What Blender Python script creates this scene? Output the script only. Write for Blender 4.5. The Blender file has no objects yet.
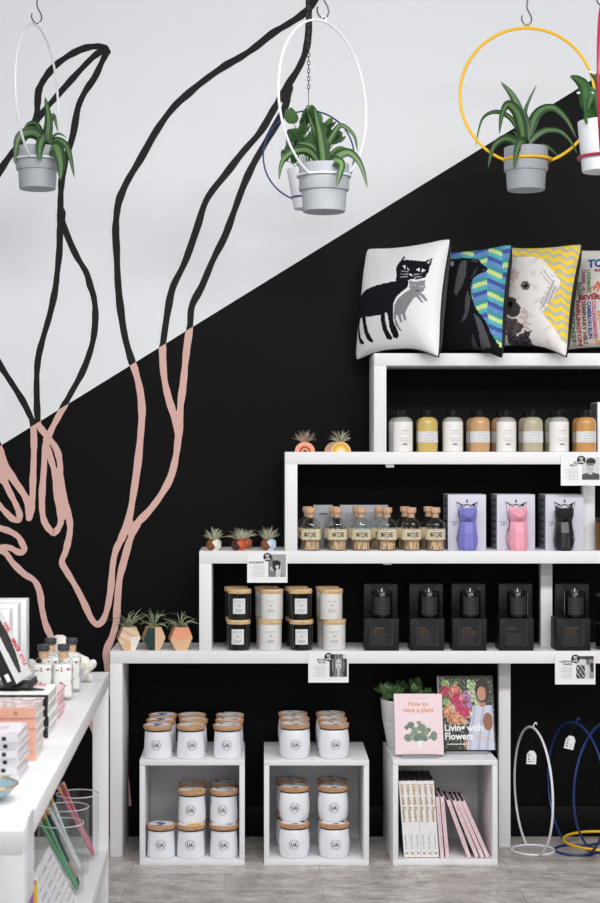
import bpy, bmesh, math, random
from mathutils import Vector, Matrix
random.seed(7)
R = math.radians
C = bpy.context.scene.collection
SC = bpy.context.scene
# ---------------------------------------------------------------- camera numbers
FPX, VX, VY, EYE = 1650.0, 265.0, 452.0, 1.373
def px(x, Y): return (x - VX) / FPX * Y
def pz(y, Y): return EYE - (y - VY) / FPX * Y
def P(x, y, Y): return Vector((px(x, Y), Y, pz(y, Y)))
# ---------------------------------------------------------------- colour + materials
def lin(c):
    c = c / 255.0
    return c / 12.92 if c <= 0.04045 else ((c + 0.055) / 1.055) ** 2.4
def L(r, g, b): return (lin(r), lin(g), lin(b), 1.0)
MATS = {}
def mat(name, col=(200, 200, 200), rough=0.5, metal=0.0, spec=0.5, coat=0.0, trans=0.0, ior=1.45, noise=None, bump=0.0):
    """noise=(scale, (r,g,b) second colour, stretch xyz)"""
    if name in MATS: return MATS[name]
    m = bpy.data.materials.new(name); m.use_nodes = True
    nt = m.node_tree; b = nt.nodes['Principled BSDF']
    b.inputs['Base Color'].default_value = L(*col)
    b.inputs['Roughness'].default_value = rough
    b.inputs['Metallic'].default_value = metal
    b.inputs['Specular IOR Level'].default_value = spec
    b.inputs['Coat Weight'].default_value = coat
    b.inputs['Transmission Weight'].default_value = trans
    b.inputs['IOR'].default_value = ior
    if noise or bump:
        tc = nt.nodes.new('ShaderNodeTexCoord'); mp = nt.nodes.new('ShaderNodeMapping')
        nz = nt.nodes.new('ShaderNodeTexNoise')
        nt.links.new(tc.outputs['Object'], mp.inputs['Vector']); nt.links.new(mp.outputs['Vector'], nz.inputs['Vector'])
        nz.inputs['Detail'].default_value = 5
        sc_, c2, st = noise if noise else (60, col, (1, 1, 1))
        nz.inputs['Scale'].default_value = sc_; mp.inputs['Scale'].default_value = st
        if noise:
            cr = nt.nodes.new('ShaderNodeValToRGB')
            cr.color_ramp.elements[0].position = 0.35; cr.color_ramp.elements[1].position = 0.68
            cr.color_ramp.elements[0].color = L(*col); cr.color_ramp.elements[1].color = L(*c2)
            nt.links.new(nz.outputs['Fac'], cr.inputs['Fac']); nt.links.new(cr.outputs['Color'], b.inputs['Base Color'])
        if bump:
            bp = nt.nodes.new('ShaderNodeBump'); bp.inputs['Strength'].default_value = bump; bp.inputs['Distance'].default_value = 0.002
            nt.links.new(nz.outputs['Fac'], bp.inputs['Height']); nt.links.new(bp.outputs['Normal'], b.inputs['Normal'])
    MATS[name] = m
    return m
def paint(name, rough=0.6, spec=0.4, coat=0.0, weave=0.0):
    """a printed surface: the print's own colours are stored on the faces"""
    if name in MATS: return MATS[name]
    m = mat(name, (255, 255, 255), rough, spec=spec, coat=coat, bump=weave)
    nt = m.node_tree; a = nt.nodes.new('ShaderNodeAttribute'); a.attribute_name = 'Col'
    nt.links.new(a.outputs['Color'], nt.nodes['Principled BSDF'].inputs['Base Color'])
    return m
def glass(name, tint=(255, 255, 255), refl=0.9, ior=1.45):
    if name in MATS: return MATS[name]
    m = bpy.data.materials.new(name); m.use_nodes = True; nt = m.node_tree
    nt.nodes.remove(nt.nodes['Principled BSDF']); out = nt.nodes['Material Output']
    t = nt.nodes.new('ShaderNodeBsdfTransparent'); t.inputs['Color'].default_value = L(*tint)
    g = nt.nodes.new('ShaderNodeBsdfGlossy'); g.inputs['Roughness'].default_value = 0.04
    lw = nt.nodes.new('ShaderNodeLayerWeight'); lw.inputs['Blend'].default_value = 0.5
    pw = nt.nodes.new('ShaderNodeMath'); pw.operation = 'POWER'; pw.inputs[1].default_value = 3.2
    ma = nt.nodes.new('ShaderNodeMath'); ma.operation = 'MULTIPLY_ADD'; ma.inputs[1].default_value = 0.55 * refl; ma.inputs[2].default_value = 0.035
    nt.links.new(lw.outputs['Facing'], pw.inputs[0]); nt.links.new(pw.outputs[0], ma.inputs[0])
    mx = nt.nodes.new('ShaderNodeMixShader')
    nt.links.new(ma.outputs[0], mx.inputs['Fac']); nt.links.new(t.outputs['BSDF'], mx.inputs[1]); nt.links.new(g.outputs['BSDF'], mx.inputs[2])
    nt.links.new(mx.outputs['Shader'], out.inputs['Surface'])
    MATS[name] = m
    return m
WHITE = mat('white_lacquer', (238, 238, 240), 0.45)
PAPER = mat('white_paper', (243, 243, 245), 0.6)
BLACKP = mat('black_plastic', (18, 18, 20), 0.3)
INK = mat('black_ink', (30, 30, 32), 0.6)
GREYINK = mat('grey_ink', (150, 150, 155), 0.6)
PRINT = paint('printed_paper', 0.5)
FABRIC = paint('printed_fabric', 0.9, 0.1, weave=0.25)
LEAF = paint('leaf', 0.42, 0.5)
WOODLID = mat('pale_lid_wood', (188, 138, 102), 0.55, noise=(26, (214, 170, 130), (0.6, 5, 5)))
BEECH = mat('beech_lid_wood', (206, 168, 120), 0.55, noise=(22, (232, 204, 162), (0.7, 6, 6)))
CORK = mat('cork', (206, 160, 126), 0.8, noise=(260, (226, 188, 158), (1, 1, 1)))
RUBBER = mat('black_rubber', (28, 27, 27), 0.6)
# ---------------------------------------------------------------- mesh building
TXT = {}
def text2d(s, bold=0.0):
    k = (s, bold)
    if k in TXT: return TXT[k]
    cu = bpy.data.curves.new('lettering', 'FONT'); cu.body = s; cu.size = 1.0; cu.resolution_u = 2; cu.offset = bold
    o = bpy.data.objects.new('lettering', cu); C.objects.link(o)
    dg = bpy.context.evaluated_depsgraph_get()
    me = bpy.data.meshes.new_from_object(o.evaluated_get(dg))
    vs = [(v.co.x, v.co.y) for v in me.vertices]; fs = [tuple(p.vertices) for p in me.polygons]
    bpy.data.objects.remove(o); bpy.data.curves.remove(cu); bpy.data.meshes.remove(me)
    x0 = min((v[0] for v in vs), default=0); x1 = max((v[0] for v in vs), default=0)
    TXT[k] = (vs, fs, x0, x1)
    return TXT[k]
class MB:
    def __init__(s): s.V = []; s.F = []; s.FM = []; s.FC = []; s.mats = []; s.xf = None
    def mi(s, m):
        if m not in s.mats: s.mats.append(m)
        return s.mats.index(m)
    def add(s, vs, fs, m, cols=None):
        n = len(s.V); k = s.mi(m)
        for v in vs:
            v = Vector(v)
            s.V.append(s.xf @ v if s.xf is not None else v)
        for i, f in enumerate(fs):
            s.F.append([n + j for j in f]); s.FM.append(k)
            s.FC.append(cols[i] if isinstance(cols, list) else cols)
    def box(s, c, d, m, bev=0.0015, seg=2, rot=None, col=None):
        bm = bmesh.new(); bmesh.ops.create_cube(bm, size=1.0)
        for v in bm.verts: v.co = Vector((v.co.x * d[0], v.co.y * d[1], v.co.z * d[2]))
        if bev: bmesh.ops.bevel(bm, geom=list(bm.edges), offset=bev, segments=seg, affect='EDGES', profile=0.5)
        Mx = Matrix.Translation(c) @ (rot if rot is not None else Matrix())
        bm.verts.ensure_lookup_table(); bm.verts.index_update()
        s.add([Mx @ v.co for v in bm.verts], [[v.index for v in f.verts] for f in bm.faces], m, col); bm.free()
    def bb(s, x0, x1, y0, y1, z0, z1, m, bev=0.0015, seg=2, col=None):
        s.box(Vector(((x0 + x1) / 2, (y0 + y1) / 2, (z0 + z1) / 2)), (x1 - x0, y1 - y0, z1 - z0), m, bev, seg, None, col)
    def lathe(s, prof, m, n=28, c=(0, 0, 0), col=None, sq=0.0):
        """prof [(r, z)]; sq>0 squares the section (superellipse)"""
        vs, fs = [], []
        for r, z in prof:
            for i in range(n):
                a = 2 * math.pi * i / n; ca, sa = math.cos(a), math.sin(a)
                k = 1.0
                if sq: k = 1.0 / ((abs(ca) ** sq + abs(sa) ** sq) ** (1 / sq))
                vs.append((c[0] + r * k * ca, c[1] + r * k * sa, c[2] + z))
        for j in range(len(prof) - 1):
            for i in range(n):
                i2 = (i + 1) % n
                fs.append([j * n + i, j * n + i2, (j + 1) * n + i2, (j + 1) * n + i])
        if prof[0][0] > 1e-5: fs.append(list(range(n))[::-1])
        if prof[-1][0] > 1e-5: fs.append([(len(prof) - 1) * n + i for i in range(n)])
        s.add(vs, fs, m, col)
    def tube(s, pts, r, m, closed=False, n=8, col=None):
        pts = [Vector(p) for p in pts]; N = len(pts); vs, fs = [], []
        ref = None
        for i, p in enumerate(pts):
            a = pts[(i - 1) % N] if (closed or i > 0) else p
            b = pts[(i + 1) % N] if (closed or i < N - 1) else p
            t = (b - a).normalized()
            if ref is None: ref = t.orthogonal().normalized()
            ref = (ref - t * ref.dot(t)); ref = ref.normalized() if ref.length > 1e-6 else t.orthogonal().normalized()
            w = t.cross(ref); rr = r[i] if isinstance(r, list) else r
            for k in range(n):
                an = 2 * math.pi * k / n
                vs.append(p + ref * (rr * math.cos(an)) + w * (rr * math.sin(an)))
        for i in range(N if closed else N - 1):
            i2 = (i + 1) % N; off = 0
            if closed and i2 == 0:
                off = min(range(n), key=lambda q: (vs[i * n] - vs[q]).length)
            for k in range(n):
                fs.append([i * n + k, i * n + (k + 1) % n, i2 * n + (k + 1 + off) % n, i2 * n + (k + off) % n])
        if not closed: fs.append(list(range(n))[::-1]); fs.append([(N - 1) * n + k for k in range(n)])
        s.add(vs, fs, m, col)
    def prism(s, poly, y0, y1, m, bev=0.0, cols=None):
        """poly in x,z extruded along y (front face at y0)"""
        n = len(poly)
        vs = [(x, y0, z) for x, z in poly] + [(x, y1, z) for x, z in poly]
        fs = [list(range(n)), [n + i for i in range(n)][::-1]] + [[i, n + i, n + (i + 1) % n, (i + 1) % n] for i in range(n)]
        s.add(vs, fs, m, cols)
    def grid(s, nu, nv, pos, colf, m):
        vs = [pos(i / nu, j / nv) for j in range(nv + 1) for i in range(nu + 1)]
        fs, cs = [], []
        for j in range(nv):
            for i in range(nu):
                a = j * (nu + 1) + i
                fs.append([a, a + 1, a + nu + 2, a + nu + 1])
                cs.append(L(*colf((i + 0.5) / nu, (j + 0.5) / nv)))
        s.add(vs, fs, m, cs)
    def text(s, t, size, fn, m, align='C', bold=0.0, sx=1.0, col=None):
        vs, fs, x0, x1 = text2d(t, bold)
        o = {'C': (x0 + x1) / 2, 'L': x0, 'R': x1}[align]
        s.add([fn((x - o) * size * sx, y * size) for x, y in vs], fs, m, col)
    def bars(s, x0, x1, y0, y1, n, th, fn, m, align='R', mn=0.6):
        """tiny unreadable print: n lines broken into words"""
        rr = random.Random(n * 31 + int(abs(x1) * 1e4))
        for i in range(n):
            y = y1 + (y0 - y1) * i / max(1, n - 1); ln = (x1 - x0) * rr.uniform(mn, 1)
            a = x1 - ln if align == 'R' else (x0 if align == 'L' else (x0 + x1 - ln) / 2); e = a + ln
            while a < e - 1e-5:
                w = min(e - a, (x1 - x0) * rr.uniform(0.07, 0.2))
                s.add([fn(a, y), fn(a + w, y), fn(a + w, y + th), fn(a, y + th)], [[0, 1, 2, 3]], m)
                a += w + (x1 - x0) * 0.035
    def build(s, name, parent=None, sharp=38, flat=False):
        me = bpy.data.meshes.new(name)
        me.from_pydata([tuple(v) for v in s.V], [], s.F)
        for m in s.mats: me.materials.append(m)
        me.polygons.foreach_set('material_index', s.FM)
        if any(c is not None for c in s.FC):
            at = me.color_attributes.new('Col', 'FLOAT_COLOR', 'CORNER'); buf = []
            for f, c in zip(s.F, s.FC): buf.extend(tuple(c or (1, 1, 1, 1)) * len(f))
            at.data.foreach_set('color', buf)
        me.polygons.foreach_set('use_smooth', [not flat] * len(s.F))
        me.update()
        if not flat: me.set_sharp_from_angle(angle=R(sharp))
        o = bpy.data.objects.new(name, me); C.objects.link(o)
        if parent is not None: o.parent = parent
        return o
def tag(o, label=None, cat=None, group=None, kind=None):
    for k, v in (('label', label), ('category', cat), ('group', group), ('kind', kind)):
        if v: o[k] = v
    return o
def thing(name, label=None, cat=None, loc=(0, 0, 0), rz=0.0, group=None):
    o = bpy.data.objects.new(name, None); C.objects.link(o); o.empty_display_size = 0.02
    o.location = loc; o.rotation_euler = (0, 0, rz)
    return tag(o, label, cat, group)
def dup_tree(o, parent=None):
    c = o.copy(); C.objects.link(c)
    if parent is not None: c.parent = parent
    for ch in list(o.children): dup_tree(ch, c)
    return c
PROTO = {}
def place(key, maker, loc, label, group=None, rz=0.0, Mx=None):
    """first use keeps what maker() builds, later uses copy the thing with its parts"""
    if key not in PROTO: o = PROTO[key] = maker()
    else: o = dup_tree(PROTO[key])
    if Mx is not None:
        o.location = Mx.to_translation(); o.rotation_euler = Mx.to_euler()
    else:
        o.location = loc; o.rotation_euler = (0, 0, rz)
    o['label'] = label
    if group: o['group'] = group
    elif 'group' in o: del o['group']
    return o
def struct(o): o['kind'] = 'structure'; return o
# ---------------------------------------------------------------- 2D helpers
def inpoly(x, y, p):
    r = False; j = len(p) - 1
    for i in range(len(p)):
        xi, yi = p[i]; xj, yj = p[j]
        if (yi > y) != (yj > y) and x < (xj - xi) * (y - yi) / (yj - yi) + xi: r = not r
        j = i
    return r
def ell(x, y, cx, cy, rx, ry): return ((x - cx) / rx) ** 2 + ((y - cy) / ry) ** 2 <= 1
def spline(pts, n=6, closed=False):
    pts = [Vector(p) for p in pts]; N = len(pts); out = []
    for i in range(N if closed else N - 1):
        g = lambda k: pts[k % N] if closed else pts[max(0, min(N - 1, k))]
        a, b, c, d = g(i - 1), g(i), g(i + 1), g(i + 2)
        for k in range(n):
            t = k / n
            out.append(0.5 * ((2 * b) + (c - a) * t + (2 * a - 5 * b + 4 * c - d) * t * t + (3 * b - a - 3 * c + d) * t ** 3))
    if not closed: out.append(pts[-1])
    return out
def blade(mb, pts, W, edge, mid, phi=50, n=4, N=None, fold=0.22, tipk=2.2, base=0.35, var=12):
    """a strap leaf along pts (3D), widest W, darker edges, paler midrib"""
    q = spline(pts, n); M_ = len(q); vs, fs, cs = [], [], []
    dv = random.uniform(-var, var)
    for i, p in enumerate(q):
        t = i / (M_ - 1); tg = (q[min(i + 1, M_ - 1)] - q[max(i - 1, 0)]).normalized()
        nn = Vector(N) if N is not None else Vector((0, 1, 0))
        nn = nn - tg * nn.dot(tg); nn = nn.normalized() if nn.length > 1e-3 else tg.orthogonal().normalized()
        up = tg.cross(nn)
        sd = nn * math.cos(R(phi)) + up * math.sin(R(phi)); nr = sd.cross(tg)
        w = W * min(1.0, base + 2.4 * t) * max(0.0, 1 - t ** tipk) ** 0.8 * 0.5 + 0.0002
        for k in (-1, -0.4, 0, 0.4, 1): vs.append(p + sd * (w * k) + nr * (abs(k) * w * fold))
        if i:
            for k in range(4):
                a = (i - 1) * 5 + k
                fs.append([a, a + 1, a + 6, a + 5])
                c = mid if k in (1, 2) else edge
                cs.append(L(*[max(0, min(255, x + dv)) for x in c]))
    mb.add(vs, fs, LEAF, cs)
# ================================================================ room shell
WY = 5.90
CEIL = 3.06
def wall_mat(name, col, rough, spec=0.5, bump=0.12):
    m = mat(name, col, rough, spec=spec, bump=bump); return m
W_WHITE = wall_mat('wall_white_paint', (236, 238, 242), 0.6)
W_BLACK = wall_mat('wall_black_paint', (5, 5, 6), 0.55, 0.14)
MUR_BLACK = wall_mat('mural_black_paint', (17, 17, 19), 0.55, 0.25)
MUR_PINK = wall_mat('mural_pink_paint', (224, 182, 172), 0.55, 0.4)
fm = bpy.data.materials.new('weathered_plank_floor'); fm.use_nodes = True
nt = fm.node_tree; b = nt.nodes['Principled BSDF']; b.inputs['Roughness'].default_value = 0.42
def nd(t, **k):
    n_ = nt.nodes.new(t)
    for a, v in k.items(): n_.inputs[a.replace('_', ' ')].default_value = v
    return n_
tc = nd('ShaderNodeTexCoord'); mp = nd('ShaderNodeMapping'); mp.inputs['Location'].default_value = (0.13, 0.07, 0)
nt.links.new(tc.outputs['Object'], mp.inputs['Vector'])
bk = nd('ShaderNodeTexBrick', Scale=1.0, Mortar_Size=0.0015, Brick_Width=0.62, Row_Height=0.17, Bias=-0.1)
bk.inputs['Color1'].default_value = L(196, 192, 190); bk.inputs['Color2'].default_value = L(172, 167, 164); bk.inputs['Mortar'].default_value = L(150, 145, 142)
nt.links.new(mp.outputs['Vector'], bk.inputs['Vector'])
mp2 = nd('ShaderNodeMapping'); mp2.inputs['Scale'].default_value = (2.8, 4.6, 1); nt.links.new(tc.outputs['Object'], mp2.inputs['Vector'])
nz = nd('ShaderNodeTexNoise', Scale=3.4, Detail=9.0, Roughness=0.72); nt.links.new(mp2.outputs['Vector'], nz.inputs['Vector'])
cr = nd('ShaderNodeValToRGB'); cr.color_ramp.elements[0].position = 0.34; cr.color_ramp.elements[1].position = 0.68
cr.color_ramp.elements[0].color = L(116, 109, 105); cr.color_ramp.elements[1].color = L(240, 238, 236)
nt.links.new(nz.outputs['Fac'], cr.inputs['Fac'])
mx = nd('ShaderNodeMix'); mx.data_type = 'RGBA'; mx.blend_type = 'OVERLAY'; mx.inputs[0].default_value = 0.6
nt.links.new(bk.outputs['Color'], mx.inputs[6]); nt.links.new(cr.outputs['Color'], mx.inputs[7])
vz = nd('ShaderNodeTexNoise', Scale=7.0, Detail=8.0, Roughness=0.6, Distortion=1.6); nt.links.new(mp2.outputs['Vector'], vz.inputs['Vector'])
cr2 = nd('ShaderNodeValToRGB'); cr2.color_ramp.elements[0].position = 0.55; cr2.color_ramp.elements[1].position = 0.68
cr2.color_ramp.elements[0].color = (0, 0, 0, 1); cr2.color_ramp.elements[1].color = (0.6, 0.6, 0.6, 1)
nt.links.new(vz.outputs['Fac'], cr2.inputs['Fac'])
mx2 = nd('ShaderNodeMix'); mx2.data_type = 'RGBA'; nt.links.new(cr2.outputs['Color'], mx2.inputs[0])
nt.links.new(mx.outputs[2], mx2.inputs[6]); mx2.inputs[7].default_value = L(232, 230, 228)
nt.links.new(mx2.outputs[2], b.inputs['Base Color'])
bp = nd('ShaderNodeBump', Strength=0.15, Distance=0.003); nt.links.new(nz.outputs['Fac'], bp.inputs['Height']); nt.links.new(bp.outputs['Normal'], b.inputs['Normal'])

XL, XR, YN = -3.2, 4.4, -3.0
mb = MB(); mb.bb(XL, XR, YN, WY + 0.1, -0.08, 0, fm, 0); struct(mb.build('floor'))
mb = MB(); mb.bb(XL, XR, YN, WY + 0.1, CEIL, CEIL + 0.08, mat('ceiling_paint', (225, 226, 228), 0.8), 0); struct(mb.build('ceiling'))
# back wall: one slab, white over black along a rising diagonal
def dg_y(x): return 446 - 0.6185 * x
def Wp(x, y, d=0.0): return Vector((px(x, WY), WY - d, pz(y, WY)))
mb = MB()
mb.bb(XL, XR, WY, WY + 0.1, 0, CEIL, W_BLACK, 0)
x0p = XL / WY * FPX + VX; xtop = (446 - (VY - (CEIL - EYE) * FPX / WY)) / 0.6185
a_ = Wp(x0p, dg_y(x0p), 0.0006); t_ = Wp(xtop, dg_y(xtop), 0.0006)
mb.add([a_, t_, (XL, WY - 0.0006, CEIL)], [[0, 1, 2]], W_WHITE)
wall = struct(mb.build('wall_back'))
# the mural: brush lines of even thickness, black on the white half, pink on the black half
S = []
S.append(([(-95, 330), (-60, 270), (-20, 205), (0, 171), (10, 156), (25, 137), (36, 119), (37.5, 105), (38.5, 92), (42, 83), (48, 74), (56, 65), (70, 55), (84, 48.5), (96, 46.5), (104, 48), (107.5, 52)], 6.8))
S.append(([(34, 124), (45, 110), (58, 95), (74, 77), (88, 62), (97, 54), (105, 50)], 6.2))
S.append(([(107, 52), (102, 62), (95, 77), (85, 92), (78, 108), (73, 135), (67, 155), (62.5, 175), (61, 190), (60.5, 205), (61, 218)], 6.4))
S.append(([(61, 214), (60, 225), (59.5, 250), (57, 275), (55, 291), (49.8, 315), (42, 342), (38, 360), (36.7, 380), (37, 404), (38, 422), (40, 427), (46, 435), (53, 443.5), (57.6, 452), (60, 464), (60.6, 478), (63, 492), (66.5, 506), (69.5, 520), (70, 531), (68, 542), (65.5, 552), (62, 562), (67, 572), (76, 587), (84.5, 604), (91, 618), (96.4, 624), (102.5, 621), (107.5, 608), (111, 587), (112.7, 566), (116, 550), (123, 536), (130, 521)], 6.2))
S.append(([(61, 214), (66, 232), (76, 255), (86, 272), (90, 285), (94, 298), (95.4, 315), (94, 335), (89.7, 353), (82, 373), (71, 393), (64, 406), (56.5, 420), (50, 433), (45.4, 448), (43.8, 471), (42.2, 492), (42.2, 510), (44.3, 521), (49, 529), (54, 533)], 6.2))
S.append(([(50, 530), (54, 532.5), (58.5, 528), (61, 520), (59.4, 508), (56.6, 496), (56.2, 483), (54, 470), (50.5, 458), (47.5, 448), (46, 440)], 6.2))
S.append(([(58, 472), (58, 488), (60, 503), (63, 516)], 8.5))
S.append(([(-70, 232), (-40, 290), (-14, 340), (0, 365), (11, 382), (22, 399.5), (28.8, 413), (33, 424), (34, 444), (33.7, 462), (33, 480), (32.6, 497), (31.8, 508), (29, 518)], 6.2))
S.append(([(-60, 352), (-30, 402), (-10, 432), (0, 450), (5.3, 465), (14, 480), (23, 493), (28, 503), (29.5, 516)], 7.0))
S.append(([(0, 452), (1.5, 466), (4, 480)], 9.0))
S.append(([(-4, 462), (4.4, 481), (10.6, 494), (16, 504.6), (19.5, 514), (18.6, 520), (13, 519), (7, 513.5), (0, 506), (-8, 497), (-30, 470), (-52, 440)], 6.0))
S.append(([(-60, 512), (-34, 517), (-10, 523), (0, 528), (9, 531), (18, 536.5), (22.5, 544), (24.5, 549.5), (21, 552.5), (16, 551), (10.6, 548), (3.5, 547.5), (-8, 549)], 6.0))
S.append(([(-62, 520), (-30, 533), (-8, 544), (0, 549), (6.5, 554), (13, 563), (24, 573.7), (34.7, 581), (40, 593), (42, 608), (45.5, 623.5), (51, 636.5), (58, 650), (67, 671), (79, 696), (91, 722), (104, 752)], 6.2))
S.append(([(121, 540), (129, 518), (133.6, 493), (138, 462), (141, 431), (142, 411), (140, 390), (135, 370), (131.4, 360), (125, 337), (120.7, 310), (118, 283), (116.6, 250), (115.7, 230), (117, 212), (120, 198), (128, 180), (140, 160), (157, 130), (173, 108), (188, 94), (205, 80), (225, 66), (240, 57.5), (255, 47.5), (272.5, 33.5), (287.5, 24.5), (302, 15), (312, 5), (320, -8)], 7.0))
S.append(([(309.5, -8), (309, 9), (308.5, 32), (306, 50), (299, 67.5), (288, 85), (279, 100), (272, 112.5), (260, 132.5), (243, 152), (226.7, 173), (207, 199), (196.7, 229), (185, 262), (173, 287), (168, 310), (163.5, 340), (162.6, 352), (164, 376), (168, 396), (172.5, 411), (177.5, 430)], 6.8))
S.append(([(289, 84), (288, 97), (282, 114), (266, 142), (253, 165), (243, 187), (233.5, 213), (225, 236), (213, 260), (202, 286), (192, 306), (190, 326), (187, 347), (185, 366), (183, 386), (180.5, 406), (180, 422), (178, 440), (176, 456), (170.7, 477), (161, 495), (149, 511), (137, 524), (130, 540), (124, 561), (119.5, 580), (117.3, 605), (116, 623), (111.7, 638), (106.5, 651), (107, 664), (110, 678), (116, 715), (123, 762), (128, 806)], 6.8))
S.append(([(288.5, 88), (286, 100)], 9.5))
S.append(([(178.5, 414), (178.5, 432)], 8.0)); S.append(([(136, 525.5), (131, 532)], 9.0)); S.append(([(61.5, 212), (61, 222)], 8.0))
mb = MB()
for si, (pts, w) in enumerate(S):
    q = spline([(a, b_, 0) for a, b_ in pts], 7)
    d = 0.0011 + 0.00004 * si
    Lf, Rt, ab = [], [], []
    for i, p in enumerate(q):
        t = (q[min(i + 1, len(q) - 1)] - q[max(i - 1, 0)]).normalized(); nrm = Vector((-t.y, t.x, 0))
        ww = w * 0.5 * (1 + 0.09 * math.sin(i * 0.37 + si) + 0.05 * math.sin(i * 0.9 + si * 2))
        Lf.append(p + nrm * ww); Rt.append(p - nrm * ww)
    def sgn(p): return p.y - dg_y(p.x)
    def emit(poly):
        for black in (True, False):
            # clip the quad against the diagonal
            out = []
            for k in range(len(poly)):
                a, c = poly[k], poly[(k + 1) % len(poly)]
                sa, s2 = sgn(a), sgn(c)
                if not black: sa, s2 = -sa, -s2
                if sa <= 0: out.append(a)
                if (sa < 0 < s2) or (s2 < 0 < sa): out.append(a + (c - a) * (sa / (sa - s2)))
            if len(out) >= 3:
                mb.add([Wp(o_.x, o_.y, d) for o_ in out], [list(range(len(out)))[::-1]], MUR_BLACK if black else MUR_PINK)
    for i in range(len(q) - 1):
        for tri in ((Lf[i], Lf[i + 1], Rt[i + 1]), (Lf[i], Rt[i + 1], Rt[i])):
            (x0, y0, _), (x1, y1, _), (x2, y2, _) = tri
            if (x1 - x0) * (y2 - y0) - (x2 - x0) * (y1 - y0) < -1e-6: emit(list(tri))   # drop folded slivers on tight turns
    for e, (p, dirn) in enumerate(((q[0], q[0] - q[1]), (q[-1], q[-1] - q[-2]))):
        a0 = math.atan2(dirn.y, dirn.x)
        emit([p + Vector((math.cos(a0 + u), math.sin(a0 + u), 0)) * (w * 0.5) for u in [R(x) for x in range(-90, 91, 18)]])
o = mb.build('mural_lines', wall, flat=True)
o['label'] = 'large loose line drawing painted black on white and pink on black'
mb = MB(); mb.bb(XL, XR, WY - 0.012, WY, 0, 0.108, mat('black_skirting', (6, 6, 7), 0.5, spec=.2), 0.002); struct(mb.build('baseboard_back'))

# ================================================================ stepped display benches
BF, BB = 5.594, 5.845          # front and back of the benches
T = 0.042
tops = [0.698, 1.037, 1.3735, 1.708]
lefts = [px(110, BF), px(199.2, BF), px(285, BF), px(374, BF)]
rights = [2.9, 2.6, 2.3, 2.0]
posts = [[px(504.7, 5.735)], [px(546.6, 5.735)], [px(589, 5.70)], []]
names = ['lowest', 'second', 'third', 'topmost']
for i in range(4):
    z1 = tops[i]; z0 = 0 if i == 0 else tops[i - 1]
    lab = ['white display bench standing on the floor, widest and lowest of the stepped stack',
           'white display bench standing on the widest floor bench, second step up',
           'white display bench third step up, holding the soap bottles',
           'white display bench at the top of the stepped stack, under the cushions'][i]
    t = thing('display_bench', lab, 'shelf', ((lefts[i] + rights[i]) / 2, (BF + BB) / 2, z0), 0, 'stepped white display benches')
    cx, cy = t.location.x, t.location.y
    m_ = MB(); m_.bb(lefts[i] - cx, rights[i] - cx, BF - cy, BB - cy, z1 - T - z0, z1 - z0, WHITE, 0.0015); m_.build('top_board', t)
    for x in (lefts[i], rights[i] - T):
        m_ = MB(); m_.bb(x - cx, x + T - cx, BF - cy + 0.0004, BB - cy, 0, z1 - T - z0, WHITE, 0.001); m_.build('side_panel', t)
    for x in posts[i]:
        yb = 5.735 if i < 2 else 5.70
        m_ = MB(); m_.bb(x - 0.0203 - cx, x + 0.0203 - cx, yb - cy, yb + 0.041 - cy, 0, z1 - T - z0, WHITE, 0.001); m_.build('post', t)

# ================================================================ display cubes on the floor
CUBE = 0.349; CF = 5.48; PT = 0.0175
def make_cube():
    t = thing('display_cube', None, 'cube shelf')
    m_ = MB(); m_.bb(0, CUBE, 0, CUBE, 0, PT, WHITE, 0.0012); m_.build('bottom_panel', t)
    m_ = MB(); m_.bb(0, CUBE, 0, CUBE, CUBE - PT, CUBE, WHITE, 0.0012); m_.build('top_panel', t)
    for x in (0, CUBE - PT):
        m_ = MB(); m_.bb(x, x + PT, 0.0003, CUBE, PT, CUBE - PT, WHITE, 0.0008); m_.build('side_panel', t)
    m_ = MB(); m_.bb(PT, CUBE - PT, CUBE - 0.028, CUBE - 0.02, PT, CUBE - PT, WHITE, 0.0005); m_.build('back_panel', t)
    m_ = MB(); m_.bb(PT, CUBE - PT, CUBE - 0.034, CUBE - 0.0285, 0.09, 0.098, WHITE, 0.001); m_.build('cleat', t)
    return t
cubes = []
for x, rz, lab in ((139.6, 0.6, 'open white cube shelf on the floor, filled with tapered white jars'),
                   (264.0, 0.0, 'open white cube shelf on the floor, filled with rounded barrel jars'),
                   (393.0, 1.4, 'open white cube shelf on the floor, holding white and pink books')):
    cubes.append(place('cube', make_cube, (px(x, CF), CF, 0), lab, 'white cube shelves', R(rz)))

# ================================================================ enamel jars with wooden lids
ENAMEL = mat('white_enamel', (243, 245, 251), 0.22, coat=0.3)
def cyl(rf, z, a0=0.0, off=0.0005):
    """wrap x,y print around a round body of radius rf(z) facing the camera"""
    def f(x, y):
        r = rf(z + y) + off; a = -math.pi / 2 + x / r + a0
        return Vector((r * math.cos(a), r * math.sin(a), z + y))
    return f
def prof_r(prof):
    def f(z):
        for (r0, z0), (r1, z1) in zip(prof, prof[1:]):
            if z0 <= z <= z1 and z1 > z0: return r0 + (r1 - r0) * (z - z0) / (z1 - z0)
        return prof[-1][0]
    return f
TAPER = [(0.0415, 0.0), (0.0455, 0.001), (0.0472, 0.004), (0.0474, 0.012), (0.0466, 0.035), (0.0452, 0.06), (0.044, 0.082), (0.0432, 0.0885), (0.042, 0.0895)]
BARREL = [(0.036, 0.0), (0.0405, 0.001), (0.043, 0.004), (0.0458, 0.014), (0.0478, 0.03), (0.0484, 0.045), (0.0478, 0.06), (0.0462, 0.075), (0.0442, 0.086), (0.043, 0.0885), (0.042, 0.0895)]
BARREL = [(r_ * 1.08, z * 1.08) for r_, z in BARREL]; TAPER = [(r_, z * 1.02) for r_, z in TAPER]
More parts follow.
